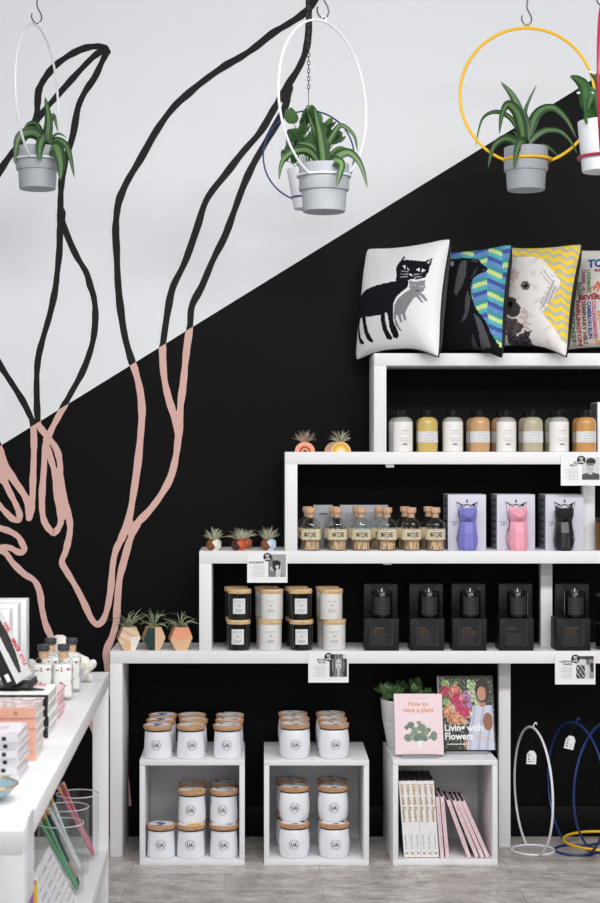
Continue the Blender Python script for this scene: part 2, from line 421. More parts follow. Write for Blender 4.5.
def make_jar(prof, spot):
    dz = prof[-1][1] - .0895; ls = 1.04 if dz > .005 else 1.0
    def mk():
        t = thing('lidded_jar', None, 'jar')
        m_ = MB(); m_.lathe(prof, ENAMEL, 36); rf = prof_r(prof)
        f = cyl(rf, 0.046 + dz * .5, 0.0)
        m_.text('UA', 0.0185, lambda x, y: f(x, y - 0.0063), INK, bold=0.03, sx=0.8)
        for r_, w in ((0.0176, 0.0008), (0.0124, 0.0006)):
            vs = []
            for k in range(40):
                a = 2 * math.pi * k / 40
                vs += [f(r_ * math.cos(a), r_ * math.sin(a)), f((r_ - w) * math.cos(a), (r_ - w) * math.sin(a))]
            m_.add(vs, [[2 * k, 2 * ((k + 1) % 40), 2 * ((k + 1) % 40) + 1, 2 * k + 1] for k in range(40)], GREYINK)
        for k in range(26):
            if k in (6, 7, 19, 20): continue
            a = 2 * math.pi * k / 26; r0, r1, dw = 0.0136, 0.0160, 0.0012
            tx, ty = -math.sin(a) * dw, math.cos(a) * dw
            m_.add([f(r0 * math.cos(a) - tx, r0 * math.sin(a) - ty), f(r1 * math.cos(a) - tx, r1 * math.sin(a) - ty), f(r1 * math.cos(a) + tx * .4, r1 * math.sin(a) + ty * .4), f(r0 * math.cos(a) + tx * .4, r0 * math.sin(a) + ty * .4)], [[0, 1, 2, 3]], GREYINK)
        m_.build('body', t)
        m_ = MB(); m_.lathe([(0.041, 0.0890), (0.0462, 0.0895), (0.0466, 0.0915), (0.0462, 0.0932), (0.041, 0.0935)], RUBBER, 36); m_.V = [Vector((v.x * ls, v.y * ls, v.z + dz)) for v in m_.V]; m_.build('seal', t)
        m_ = MB(); m_.lathe([(0.044, 0.0930), (0.0468, 0.0936), (0.0486, 0.1000), (0.0492, 0.1050), (0.0486, 0.1066), (0.0470, 0.1070)], WOODLID, 36); m_.V = [Vector((v.x * ls, v.y * ls, v.z + dz)) for v in m_.V]; lid = m_.build('lid', t)
        m_ = MB(); rr = random.Random(spot[0] + spot[2])
        dots = [(rr.uniform(-0.03, 0.03), rr.uniform(-0.03, 0.03), rr.uniform(0.003, 0.011)) for _ in range(7)]
        def cf(u, v):
            x, y = (u - .5) * 0.08, (v - .5) * 0.08
            for a, b_, r_ in dots:
                if (x - a) ** 2 + (y - b_) ** 2 < r_ * r_: return spot
            return (236, 236, 238)
        n = 24; vs, fs, cs = [], [], []
        for j in range(9):
            for i in range(n): a = 2 * math.pi * i / n; r_ = 0.041 * j / 8 + 1e-5; vs.append((r_ * math.cos(a), r_ * math.sin(a), 0.10745))
        for j in range(8):
            for i in range(n):
                i2 = (i + 1) % n; fs.append([j * n + i, (j + 1) * n + i, (j + 1) * n + i2, j * n + i2])
                v = vs[j * n + i]; cs.append(L(*cf(v[0] / 0.08 + .5, v[1] / 0.08 + .5)))
        m_.add(vs, fs, PRINT, cs); m_.V = [Vector((v.x * ls, v.y * ls, v.z + dz)) for v in m_.V]; m_.build('lid_label', lid)
        return t
    return mk
JH = 0.1072 + TAPER[-1][1] - .0895; JHB = 0.1072 + BARREL[-1][1] - .0895
SP = [(70, 84, 140), (232, 178, 60), (130, 136, 168), (46, 60, 48)]
jar_no = [0]
def jar(kind, s, x, Y, z, lab, grp):
    jar_no[0] += 1
    rz = 0.0 + random.Random(jar_no[0]).uniform(-0.12, 0.12)
    return place('jar%s%d' % (kind, s), make_jar(TAPER if kind == 'A' else BARREL, SP[s]), (px(x, Y), Y, z + .0003), lab, grp, rz)
RY = [5.540, 5.652, 5.762]
rown = ['front row', 'middle row', 'back row']
colx = [[158, 191, 227.6], [161, 193.6, 229.5], [163, 192, 230]]
coln = ['left', 'middle', 'right']
for r_ in range(3):
    for c_ in range(3):
        jar('A', c_, colx[r_][c_], RY[r_], CUBE, 'tapered white jar with wooden lid on top of its cube, %s, %s column' % (rown[r_], coln[c_]), 'tapered jars on top of the cube')
for c_, x in enumerate((161.2, 191, 224.0)):
    jar('A', c_, x, 5.535, PT, 'tapered white jar on the bottom of its cube, front row, %s column' % coln[c_], 'tapered jars inside the cube')
for c_, x in ((1, 192), (2, 224)):
    jar('A', c_, x, 5.568, PT + JH, 'tapered white jar stacked on another inside its cube, front row, %s column' % coln[c_], 'tapered jars inside the cube')
for c_, x in ((1, 193.5), (2, 224.0)):
    jar('A', c_, x, 5.675, PT, 'tapered white jar low at the back of its cube behind the front row, %s column' % coln[c_], 'tapered jars inside the cube')
    jar('A', c_, x - 1, 5.682, PT + JH, 'tapered white jar stacked high at the back of its cube, %s column' % coln[c_], 'tapered jars inside the cube')
for r_, xs in enumerate(((294.6, 333.8), (294.8, 332), (292.8, 330.4))):
    for c_ in range(2):
        jar('B', 3, xs[c_], RY[r_], CUBE, 'rounded barrel jar with wooden lid on top of its cube, %s, %s column' % (rown[r_], ('left', 'right')[c_]), 'barrel jars on top of the cube')
for lev in range(2):
    for r_, xs in enumerate(((294.2, 334.0 - lev), (290.6, 332.2))):
        for c_ in range(2):
            jar('B', 3, xs[c_], ((5.536, 5.68), (5.574, 5.69))[lev][r_], PT + lev * JHB, 'rounded barrel jar inside its cube, %s layer, %s, %s column' % (('bottom', 'upper')[lev], ('front row', 'back row')[r_], ('left', 'right')[c_]), 'barrel jars inside the cube')
# ================================================================ lidded candles on the lowest bench
Z1, Z2, Z3, Z4 = tops
CBODY = [(0.0335, 0.0), (0.0378, 0.0012), (0.039, 0.004), (0.0392, 0.05), (0.0392, 0.0885)]
BGLASS = mat('gloss_black_glass', (12, 12, 14), 0.08, coat=0.3)
FROST = mat('frosted_white_glass', (232, 231, 228), 0.25)
LAB = mat('label_paper', (226, 226, 228), 0.6)
PALEINK = mat('pale_grey_ink', (178, 178, 180), 0.6)
def make_candle(black):
    def mk():
        t = thing('lidded_candle', None, 'candle')
        m_ = MB(); m_.lathe(CBODY, BGLASS if black else FROST, 32)
        f = cyl(lambda z: 0.0392, 0.047)
        if black:
            g = lambda x, y: cyl(lambda z: 0.0392, 0.047, off=0.0011)(x, y)
            l_ = MB(); n = 10
            l_.add([f(-0.022 + 0.044 * i / n, s_) for s_ in (-0.026, 0.026) for i in range(n + 1)], [[i, i + 1, n + 2 + i, n + 1 + i] for i in range(n)], LAB)
            tgt = l_
        else: g = f; tgt = m_
        tgt.text('EVIE MAE', 0.0072, lambda x, y: g(x, y + 0.014), GREYINK)
        rr = random.Random(3)
        for k in range(4):
            a = rr.uniform(0, 3); pts = [(-0.008 + 0.016 * rr.random(), 0.008 - 0.014 * rr.random()) for _ in range(3)]
            for (ax, ay), (bx, by) in zip(pts, pts[1:]):
                d = Vector((by - ay, ax - bx, 0)).normalized() * 0.0006
                tgt.add([g(ax - d.x, ay - d.y), g(bx - d.x, by - d.y), g(bx + d.x, by + d.y), g(ax + d.x, ay + d.y)], [[0, 1, 2, 3]], PALEINK)
        tgt.bars(-0.014, 0.014, -0.020, -0.012, 3, 0.0016, g, GREYINK, 'C', 0.5)
        m_.build('vessel', t)
        if black: l_.build('label', t)
        m_ = MB(); m_.lathe([(0.036, 0.0886), (0.0402, 0.0890), (0.0408, 0.0905), (0.0408, 0.1025), (0.0400, 0.1036), (0.038, 0.104)], BEECH, 36); m_.build('lid', t)
        return t
    return mk
CH = 0.1042
cand = [('black', 238.6, 239.6, 236.9), ('white', 270.2, 271.5, 267.5), ('black', 301.2, 300.2, 297.3), ('white', 334, 331, 328.5)]
for c_, (colr, xb, xt, xr) in enumerate(cand):
    w = ['left', 'left', 'right', 'right'][c_]
    look = {'black': 'gloss black lidded candle', 'white': 'frosted white lidded candle'}[colr]
    for lev, x in enumerate((xb, xt)):
        place('candle' + colr, make_candle(colr == 'black'), (px(x, 5.64), 5.64, Z1 + lev * CH), '%s in the front row, %s of the %s %s stack' % (look, ('bottom', 'top')[lev], w, colr), 'candles stacked on the lowest bench', R((c_ * 7 + lev * 11) % 9 - 4))
        place('candle' + colr, None, (px(xr - lev, 5.735), 5.735, Z1 + lev * CH), 'wooden lidded %s candle in the back row, %s of the %s %s rear stack' % (colr, ('bottom', 'top')[lev], w, colr), 'candles stacked on the lowest bench', R((c_ * 5 + lev * 3) % 9 - 4))
# ================================================================ black boxed candles
BBOX = mat('matt_black_card', (21, 21, 22), 0.55, spec=0.4)
BBOX2 = mat('black_card_panel', (28, 27, 28), 0.5, spec=0.4)
DLAB = mat('charcoal_label', (40, 40, 43), 0.5)
FAINT = mat('bronze_print', (92, 76, 62), 0.5)
FAINT2 = mat('grey_print', (70, 68, 68), 0.5)
BXW, BXH, BXD = 0.116, 0.109, 0.108
def make_bbox(l1, l2):
    def mk():
        t = thing('candle_box', None, 'box')
        m_ = MB(); m_.bb(-BXW / 2, BXW / 2, 0, BXD, 0, BXH, BBOX, 0.0012)
        m_.bb(-0.04, 0.04, -0.0006, 0.001, 0.016, BXH - 0.001, BBOX2, 0)
        f = lambda x, y: Vector((x, -0.0011, y))
        for w_, mm in ((0.0355, FAINT2),):
            pts = [(-w_, BXH - 0.004), (-w_, 0.026), (-w_ + .006, 0.02), (w_ - .006, 0.02), (w_, 0.026), (w_, BXH - 0.004)]
            for a, c in zip(pts, pts[1:]):
                d = Vector((c[1] - a[1], a[0] - c[0], 0)).normalized() * 0.0006
                m_.add([f(a[0] - d.x, a[1] - d.y), f(c[0] - d.x, c[1] - d.y), f(c[0] + d.x, c[1] + d.y), f(a[0] + d.x, a[1] + d.y)], [[0, 1, 2, 3]], mm)
        m_.text(l1, 0.0115, lambda x, y: f(x - 0.028, y + 0.072), FAINT, 'L', 0.015)
        if l2: m_.text(l2, 0.0115, lambda x, y: f(x - 0.028, y + 0.060), FAINT, 'L', 0.015)
        m_.bars(-0.028, 0.026, 0.048, 0.054, 2, 0.0016, f, FAINT, 'L', 0.7)
        m_.bars(-0.028, 0.028, 0.026, 0.042, 4, 0.0016, f, FAINT2, 'L', 0.7)
        m_.build('carton', t)
        return t
    return mk
def make_bcandle():
    t = thing('glass_candle', None, 'candle')
    m_ = MB(); m_.lathe([(0.031, 0), (0.035, 0.0015), (0.036, 0.005), (0.036, 0.088), (0.0353, 0.0892), (0.0345, 0.088), (0.0345, 0.080), (0.0, 0.080)], BGLASS, 32); m_.build('vessel', t)
    m_ = MB(); f = cyl(lambda z: 0.036, 0.042, off=0.0008); n = 12
    m_.add([f(-0.0305 + 0.061 * i / n, s_) for s_ in (-0.03, 0.03) for i in range(n + 1)], [[i, i + 1, n + 2 + i, n + 1 + i] for i in range(n)], DLAB)
    g = lambda x, y: cyl(lambda z: 0.036, 0.042, off=0.0013)(x, y)
    m_.bars(-0.024, 0.024, -0.018, 0.018, 5, 0.0018, g, FAINT2, 'L', 0.5); m_.build('label', t)
    m_ = MB(); m_.box((0, 0, 0.089), (0.004, 0.0012, 0.02), mat('wick_white', (225, 222, 214), 0.8), 0.0002); m_.build('wick', t)
    return t
ordn = ['first', 'second', 'third', 'fourth', 'fifth']
for i, (x, a, b_) in enumerate(((381.8, 'AMBER', 'MUSK'), (427.3, 'RICH', 'EARTH'), (469.6, 'AFTER', 'THE RAIN'), (516.6, 'RAIN', None), (573.4, 'DISTANT', 'COAST'))):
    w = '%s from the left' % ordn[i] if i < 4 else 'right of the white post'
    grp = 'black boxed candles'
    place('bbox%d' % i, make_bbox(a, b_), (px(x, 5.602), 5.602, Z1), 'black candle box with candle on top, front of its pile, %s' % w, grp)
    place('bbox%d' % i, None, (px(x - 1, 5.716), 5.718, Z1), 'black candle box at the back, hidden lower one, %s' % w, grp)
    place('bbox%d' % i, None, (px(x - 1, 5.716), 5.718, Z1 + BXH), 'black candle box standing behind a dark glass candle, upper one, %s' % w, grp)
    place('bcandle', make_bcandle, (px(x + (0, 1.5, 0.5, 0.8, 1.2)[i], 5.652), 5.652, Z1 + BXH), 'black glass candle on a black box, %s' % w, 'black glass candles')
for lev in range(2):
    def mk():
        t = thing('dark_tumbler_candle', None, 'candle')
        m_ = MB(); m_.lathe([(0.033, 0), (0.0375, 0.0015), (0.039, 0.005), (0.039, 0.086)], BGLASS, 32); m_.build('vessel', t)
        m_ = MB(); m_.lathe([(0.0392, 0.0862), (0.0398, 0.087), (0.0398, 0.093), (0.037, 0.0945)], mat('brushed_steel', (180, 180, 184), 0.3, 1.0), 32); m_.build('lid', t)
        m_ = MB(); f = cyl(lambda z: 0.039, 0.046, off=0.0008); n = 10
        m_.add([f(-0.03 + 0.05 * i / n, s_) for s_ in (-0.024, 0.024) for i in range(n + 1)], [[i, i + 1, n + 2 + i, n + 1 + i] for i in range(n)], DLAB); m_.build('label', t)
        return t
    place('dtum', mk, (px(607, 5.65), 5.65, Z1 + lev * 0.0946), 'black candle with steel lid at right picture edge, %s of two' % ('lower', 'upper')[lev], 'steel lidded black candles')

# ================================================================ match bottles on the second bench
GLASS = glass('clear_bottle_glass', (250, 251, 250), 1.5)
CREAM = mat('cream_label', (226, 214, 182), 0.65)
STICK = mat('matchwood', (246, 212, 172), 0.7)
TIPS = [mat('dark_match_heads', (44, 36, 34), 0.8), mat('blue_match_heads', (120, 166, 186), 0.8)]
def make_matches(tip, seed):
    def mk():
        t = thing('match_bottle', None, 'bottle')
        m_ = MB(); m_.lathe([(0.028, 0), (0.0325, 0.0015), (0.034, 0.005), (0.034, 0.082), (0.0325, 0.091), (0.028, 0.099), (0.020, 0.106), (0.0145, 0.110), (0.0135, 0.114), (0.0135, 0.124), (0.0150, 0.1255), (0.0150, 0.1275), (0.0125, 0.128)], GLASS, 32); m_.build('glass_body', t)
        m_ = MB(); m_.lathe([(0.0118, 0.112), (0.012, 0.1285), (0.0165, 0.1288), (0.0172, 0.131), (0.0172, 0.145), (0.0162, 0.1465)], CORK, 24); m_.build('cork_stopper', t)
        m_ = MB(); n = 36; vs = []
        for z in (0.037, 0.0745):
            for i in range(n): a = 2 * math.pi * i / n; vs.append((0.0344 * math.cos(a), 0.0344 * math.sin(a), z))
        m_.add(vs, [[i, (i + 1) % n, n + (i + 1) % n, n + i] for i in range(n)], CREAM)
        f = cyl(lambda z: 0.0344, 0.0557)
        m_.text('MATCHES', 0.0225, lambda x, y: f(x, y - 0.0082), INK, 'C', 0.03, 0.42)
        m_.bars(-0.016, 0.016, 0.0125, 0.0125, 1, 0.002, f, GREYINK, 'C'); m_.bars(-0.012, 0.012, -0.014, -0.011, 2, 0.0012, f, GREYINK, 'C')
        for y in (-0.0165, 0.0165):
            m_.add([f(-0.03 + 0.06 * i / 12, y + k * 0.0008) for k in (0, 1) for i in range(13)], [[i, i + 1, 14 + i, 13 + i] for i in range(12)], GREYINK)
        m_.build('label', t)
        rr = random.Random(seed); m_ = MB()
        for k in range(40):
            a = rr.uniform(0, 6.28); r0 = 0.026 * math.sqrt(rr.random()); a2 = a + rr.uniform(-1.2, 1.2); r1 = min(0.029, r0 + rr.uniform(0, 0.012))
            p0 = Vector((r0 * math.cos(a), r0 * math.sin(a), 0.003)); p1 = Vector((r1 * math.cos(a2), r1 * math.sin(a2), rr.uniform(0.062, 0.074)))
            m_.tube([p0, p1], 0.0014, STICK, n=4); d = (p1 - p0).normalized()
            m_.tube([p1, p1 + d * 0.006], 0.002, TIPS[tip], n=5)
        o = m_.build('matches', t); o['kind'] = 'stuff'
        return t
    return mk
mt = [(310.8, 0), (337.2, 0), (361.3, 1), (387, 1), (411.2, 0), (435.3, 0)]; mr = [307.5, 333.8, 357.5, 379.2, 405, 428.5]
for i, (x, tip) in enumerate(mt):
    w = ['leftmost', 'second from left', 'third from left', 'fourth from left', 'fifth from left', 'rightmost'][i]
    k = 'match%d' % tip
    place(k, make_matches(tip, 5 + tip), (px(x, 5.64), 5.64, Z2), 'corked glass match bottle in the front row, %s' % w, 'match bottles', R((-6, 5, 2, -4, 7, 0)[i]))
    place(k, None, (px(mr[i], 5.735), 5.735, Z2), 'corked glass match bottle in the back row, behind the front one %s' % w, 'match bottles', R(10 * i - 20))
GREYBOX = mat('grey_card', (172, 175, 184), 0.5)
for nm, x0, x1, lab in (('one', 313.3, 333.0, 'narrow grey box standing behind the match bottles'), ('two', 340.0, 388.2, 'wide grey box standing behind the match bottles')):
    t = thing('grey_box', lab, 'box', (px(x0, 5.79), 5.79, Z2)); w = px(x1, 5.79) - px(x0, 5.79)
    m_ = MB(); m_.bb(0, w, 0, 0.025, 0, 0.150, GREYBOX, 0.001)
    f = lambda x, y: Vector((x, -0.0006, y))
    def frame(a, b_, c, d, mm=None):
        q = 0.0012; mm = mm or GREYINK
        for (x0_, x1_, y0_, y1_) in ((a, b_, c, c + q), (a, b_, d - q, d), (a, a + q, c, d), (b_ - q, b_, c, d)):
            m_.add([f(x0_, y0_), f(x1_, y0_), f(x1_, y1_), f(x0_, y1_)], [[0, 1, 2, 3]], mm)
    if nm == 'one': frame(w * .30, w * .72, .108, .121); m_.add([f(w * .3, .117), f(w * .72, .117), f(w * .72, .121), f(w * .3, .121)], [[0, 1, 2, 3]], INK)
    else: frame(w * .13, w * .5, .03, .123); frame(w * .55, w * .9, .05, .123); m_.add([f(w * .28, .137), f(w * .3, .137), f(w * .3, .14), f(w * .28, .14)], [[0, 1, 2, 3]], INK)
    m_.build('carton', t)

# ================================================================ cat shaped candles and their boxes
CATBOX = mat('pale_lilac_card', (214, 214, 226), 0.45)
SIDEINK = mat('dark_print', (60, 60, 70), 0.5)
CW, CHT, CD = 0.1305, 0.190, 0.15
def make_catbox():
    t = thing('candle_carton', None, 'box')
    m_ = MB(); m_.bb(-CW / 2, CW / 2, 0, CD, 0, CHT, CATBOX, 0.001)
    f = lambda x, y: Vector((x, -0.0007, y))
    def ln(pts, w=0.0009, mm=INK):
        for a, c in zip(pts, pts[1:]):
            d = Vector((c[1] - a[1], a[0] - c[0], 0)).normalized() * w
            m_.add([f(a[0] - d.x, a[1] - d.y), f(c[0] - d.x, c[1] - d.y), f(c[0] + d.x, c[1] + d.y), f(a[0] + d.x, a[1] + d.y)], [[0, 1, 2, 3]], mm)
    out = [(-.036, .165), (-.030, .135), (-.030, .118), (-.022, .100), (-.026, .070), (-.036, .040), (-.026, .006), (.026, .006), (.036, .040), (.026, .070), (.022, .100), (.030, .118), (.030, .135), (.036, .165), (.016, .155), (-.016, .155), (-.036, .165)]
    ln(out); ln([(-.036, .165), (-.012, .148), (0, .158), (.012, .148), (.036, .165)], 0.0013); ln([(.030, .118), (.02, .09), (.033, .06)], .0008); ln([(-.03, .118), (-.02, .09), (-.033, .06)], .0008)
    m_.add([f(0, .176), f(.0032, .168), f(.002, .163), f(-.002, .163), f(-.0032, .168)], [[0, 1, 2, 3, 4]], INK)
    m_.add([f(.014, .152), f(.032, .164), f(.026, .150)], [[0, 1, 2]], INK); m_.add([f(-.028, .163), f(-.012, .150), (f(-.022, .154))], [[0, 1, 2]], INK)
    m_.text('PYRO', 0.0085, lambda x, y: f(x - .043, y + .092), INK, 'C', 0, 1.1); m_.text('PET', 0.0085, lambda x, y: f(x - .043, y + .083), INK, 'C', 0, 1.1)
    g = lambda x, y: Vector((-CW / 2 - 0.0006, CD / 2 - x, y))
    m_.add([(-CW / 2 - 0.0005, CD - .004, .002), (-CW / 2 - 0.0005, 0.004, .002), (-CW / 2 - 0.0005, 0.004, CHT - .002), (-CW / 2 - 0.0005, CD - .004, CHT - .002)], [[0, 1, 2, 3]], mat('grey_violet_card', (150, 150, 164), 0.5))
    for z in (.165, .145, .118, .092, .066, .04, .02): m_.bars(-.05, .05, z, z, 1, 0.008, lambda x, y: g(x, y) + Vector((-.0004, 0, 0)), SIDEINK, 'C', .7)
    m_.build('carton', t)
    return t
CATM = [mat('lilac_wax', (126, 126, 204), 0.5), mat('pink_wax', (244, 168, 186), 0.5), mat('black_wax', (34, 35, 38), 0.3)]
def make_cat(k):
    def mk():
        t = thing('cat_candle', None, 'candle')
        m_ = MB()
        # faceted body: rings of (half width, front, back, z)
        rings = [(0.027, -0.026, 0.026, 0.0), (0.033, -0.028, 0.030, 0.014), (0.0352, -0.027, 0.030, 0.036), (0.0325, -0.025, 0.026, 0.060), (0.0298, -0.017, 0.020, 0.086), (0.0282, -0.013, 0.017, 0.098), (0.0300, -0.027, 0.016, 0.112), (0.0318, -0.0265, 0.016, 0.125), (0.0312, -0.020, 0.015, 0.136), (0.0275, -0.012, 0.012, 0.1445)]
        vs, fs = [], []
        for (w, a, b_, z) in rings:
            vs += [(-w * .42, a, z), (w * .42, a, z), (w * .9, a * .45, z), (w, b_ * .25, z), (w * .5, b_, z), (-w * .5, b_, z), (-w, b_ * .25, z), (-w * .9, a * .45, z)]
        for j in range(len(rings) - 1):
            for i in range(8): fs.append([j * 8 + i, j * 8 + (i + 1) % 8, (j + 1) * 8 + (i + 1) % 8, (j + 1) * 8 + i])
        fs.append(list(range(8))[::-1]); fs.append([(len(rings) - 1) * 8 + i for i in range(8)])
        m_.add(vs, fs, CATM[k])
        for s in (-1, 1):   # ears
            b0 = [(s * .0314, -.009, .134), (s * .0314, .010, .134), (s * .010, .009, .1435), (s * .011, -.011, .1435)]
            m_.add(b0 + [(s * .0285, -.001, .1545)], [[0, 1, 4], [1, 2, 4], [2, 3, 4], [3, 0, 4]], CATM[k])
        # muzzle wedge
        m_.add([(-.019, -.0262, .124), (.019, -.0262, .124), (0, -.041, .114), (-.013, -.0200, .103), (.013, -.0200, .103), (0, -.024, .133)], [[0, 2, 5], [5, 2, 1], [0, 3, 2], [1, 2, 4], [3, 4, 2]], CATM[k])
        # front legs
        for s in (-1, 1):
            m_.add([(s * .004, -.0285, 0), (s * .015, -.0285, 0), (s * .015, -.031, .010), (s * .004, -.031, .010), (s * .004, -.027, .062), (s * .013, -.026, .062)], [[0, 1, 2, 3], [3, 2, 5, 4], [0, 3, 4], [1, 5, 2]], CATM[k])
        m_.build('body', t, flat=True)
        return t
    return mk
for i, (bx, cx_, nm) in enumerate(((467.0, 467.8, 'lilac'), (516.0, 518.4, 'pink'), (564.6, 564.0, 'black'))):
    place('catbox', make_catbox, (px(bx, 5.66), 5.66, Z2), 'pale grey carton with cat outline, standing behind the %s cat candle' % nm, 'cat candle cartons')
    o = make_cat(i)(); o.location = (px(cx_, 5.628), 5.628, Z2); tag(o, '%s faceted cat shaped candle standing before its carton' % nm, 'candle', 'cat candles')
t = thing('amber_jar', 'amber brown glass jar at the right edge, right of the white post', 'jar', (px(607, 5.65), 5.65, Z2))
m_ = MB(); m_.lathe([(0.034, 0), (0.038, .002), (0.039, .006), (0.039, .095)], mat('amber_glass', (120, 78, 30), 0.12), 28); m_.build('vessel', t)
m_ = MB(); m_.lathe([(0.0395, .0952), (0.040, .097), (0.040, .108), (0.038, .1095)], mat('dark_brown_lid', (52, 36, 22), 0.4), 28); m_.build('lid', t)

# ================================================================ soap bottles on the third bench
SOAP = {'white': (244, 242, 240), 'yellow': (212, 184, 104), 'amber': (204, 164, 118), 'olive': (190, 182, 156), 'orange': (206, 154, 90)}
CLEARP = mat('frosted_shoulder_plastic', (172, 172, 168), 0.2, coat=.4)
def make_soap(k):
    def mk():
        t = thing('soap_bottle', None, 'bottle')
        body = mat('soap_' + k, SOAP[k], 0.16, coat=0.5)
        m_ = MB(); m_.lathe([(0.030, 0), (0.0335, .0015), (0.0345, .005), (0.0345, .098), (0.034, .103)] + ([] if k == 'white' else [(0.0315, .110), (0.027, .115), (0.020, .1185), (0.0132, .1195)]), body, 36)
        f = cyl(lambda z: 0.0345, 0.05, off=0.0006)
        if k != 'white':
            m_.add([f(-0.048 + 0.096 * i / 16, y) for y in (-0.018, 0.020) for i in range(17)], [[i, i + 1, 18 + i, 17 + i] for i in range(16)], LAB)
        g = cyl(lambda z: 0.0345, 0.05, off=0.0011)
        m_.text('wash and conditioner' if k != 'white' else 'lotion essential', 0.0052, lambda x, y: g(x + .004, y + (0.004 if k != 'white' else 0.012)), GREYINK, 'C', 0, .8)
        m_.bars(-.012, .022, 0.013 if k != 'white' else .022, 0.013 if k != 'white' else .022, 1, .002, g, GREYINK, 'C'); m_.bars(-.014, .024, -.013, -.005, 2, .0014, g, GREYINK, 'C')
        if k == 'white': m_.bars(-.004, .012, -.026, -.026, 1, .004, g, INK, 'C', .95)
        m_.build('body', t)
        if k == 'white':
            m_ = MB(); m_.lathe([(0.0343, .1031), (0.0315, .110), (0.027, .115), (0.020, .1185), (0.0132, .1195)], CLEARP, 36); m_.build('shoulder', t)
        m_ = MB(); m_.lathe([(0.0132, .1192), (0.0152, .1198), (0.0158, .122), (0.0158, .132), (0.0172, .1325), (0.0176, .134), (0.0176, .1405), (0.016, .1425)], BLACKP, 24); m_.build('cap', t)
        return t
    return mk
sf = [(402.8, 'white'), (427.6, 'yellow'), (453, 'white'), (479.8, 'amber'), (506.2, 'white'), (532.8, 'olive'), (558.8, 'white'), (585.8, 'orange')]
sr = [(398.6, 'white'), (426, 'yellow'), (452, 'white'), (476, 'amber'), (501, 'amber'), (528, 'olive'), (554.5, 'olive'), (582, 'orange')]
wl = ['first', 'second', 'third', 'fourth', 'fifth', 'sixth', 'seventh', 'eighth']
for i in range(8):
    for (x, k), Y, row in ((sf[i], 5.645, 'front'), (sr[i], 5.735, 'back')):
        d = {'white': 'white lotion bottle', 'yellow': 'yellow soap bottle', 'amber': 'amber soap bottle', 'olive': 'pale olive soap bottle', 'orange': 'deep orange soap bottle'}[k]
        place('soap' + k, make_soap(k), (px(x, Y), Y, Z3), '%s with black cap in the %s row, %s from left' % (d, row, wl[i]), 'soap bottles on the third bench', R((i * 13 + len(row)) % 7 - 3))
t = thing('tall_carton', 'grey and white carton at right edge behind the orange soap bottle', 'box', (px(597.5, 5.665), 5.665, Z3))
m_ = MB(); m_.bb(0, .08, 0, .12, 0, .171, PAPER, .001)
m_.add([(-.0005, .118, .002), (-.0005, .002, .002), (-.0005, .002, .169), (-.0005, .118, .169)], [[0, 1, 2, 3]], mat('grey_side_card', (130, 132, 138), .5))
for z in (.155, .14, .125): m_.bars(.02, .08, z, z, 1, .006, lambda x, y: Vector((-.001, x, y)), SIDEINK, 'C', .5)
m_.build('carton', t)

# ================================================================ air plants in small pots
def airplant(parent, z, n, ln, seed, cols, w=0.0035, flop=1.0, up=(15, 80)):
    rr = random.Random(seed); m_ = MB()
    for k in range(n):
        az = 2 * math.pi * (k / n) + rr.uniform(-.4, .4); el = R(rr.uniform(*up)); l = ln * rr.uniform(.65, 1.1)
        h = Vector((math.cos(az), math.sin(az), 0)); b0 = Vector((h.x * .004, h.y * .004, z))
        d1 = h * math.cos(el) + Vector((0, 0, math.sin(el))); el2 = el - R(rr.uniform(5, 55)) * flop
        d2 = h * math.cos(el2) + Vector((rr.uniform(-.25, .25), rr.uniform(-.25, .25), math.sin(el2)))
        e, c = cols[k % len(cols)]
        blade(m_, [b0, b0 + d1 * l * .5, b0 + d1 * l * .5 + d2 * l * .5], w, e, c, phi=rr.uniform(20, 70), n=4, N=(-h.y, h.x, 0), tipk=1.3, base=.9, var=18)
    return m_.build('air_plant', parent)
GRN = [((116, 132, 102), (160, 172, 138)), ((140, 152, 122), (184, 190, 158)), ((100, 118, 90), (142, 158, 122))]
TAN = [((182, 164, 146), (216, 200, 180)), ((160, 154, 134), (200, 194, 168)), ((186, 146, 138), (220, 186, 170))]
PALE = [((186, 190, 164), (226, 228, 204)), ((160, 170, 140), (206, 212, 180)), ((200, 194, 168), (228, 220, 196))]
HEX = [(-0.0195, 0), (0.0195, 0), (0.038, 0.043), (0.024, 0.0785), (-0.021, 0.0785), (-0.038, 0.037)]
WOODF = [(226, 196, 160), (214, 172, 132), (238, 232, 222)]
def hexpot(x, lab, seed, fcol, side, rz):
    t = thing('geometric_planter', lab, 'planter', (px(x, 5.64), 5.64, Z1), R(rz), 'hexagonal wooden air plant holders')
    m_ = MB(); D = 0.028
    m_.prism(HEX, -D, D, PRINT, cols=L(*side))
    cx_, cz = 0, .036
    def pos(u, v):
        return Vector((-.042 + .084 * u, -D - .0005, .0005 + .0775 * v))
    N_ = 34; vs, fs, cs = [], [], []
    for j in range(N_):
        for i in range(N_):
            u, v = (i + .5) / N_, (j + .5) / N_; p = pos(u, v)
            if inpoly(p.x, p.z, HEX):
                a = len(vs); h = .5 / N_
                vs += [pos(u - h, v - h), pos(u + h, v - h), pos(u + h, v + h), pos(u - h, v + h)]
                fs.append([a, a + 1, a + 2, a + 3]); cs.append(L(*fcol(p.x, p.z)))
    m_.add(vs, fs, PRINT, cs); m_.build('wooden_body', t, flat=True)
    airplant(t, .0785, 26, .076, seed, GRN, .0050, 1.6, (15, 88))
    return t
def h1(x, z):
    if x > .004 and z < .046 and z < .05 - (x - .004) * .1: return (240, 234, 224)
    if z < .018 + (x + .04) * .25: return (222, 184, 146)
    return (232, 208, 176) if (z + x * .6) % .03 < .02 else (216, 182, 146)
def h2(x, z): return (30, 62, 56) if x < .002 else (226, 188, 154)
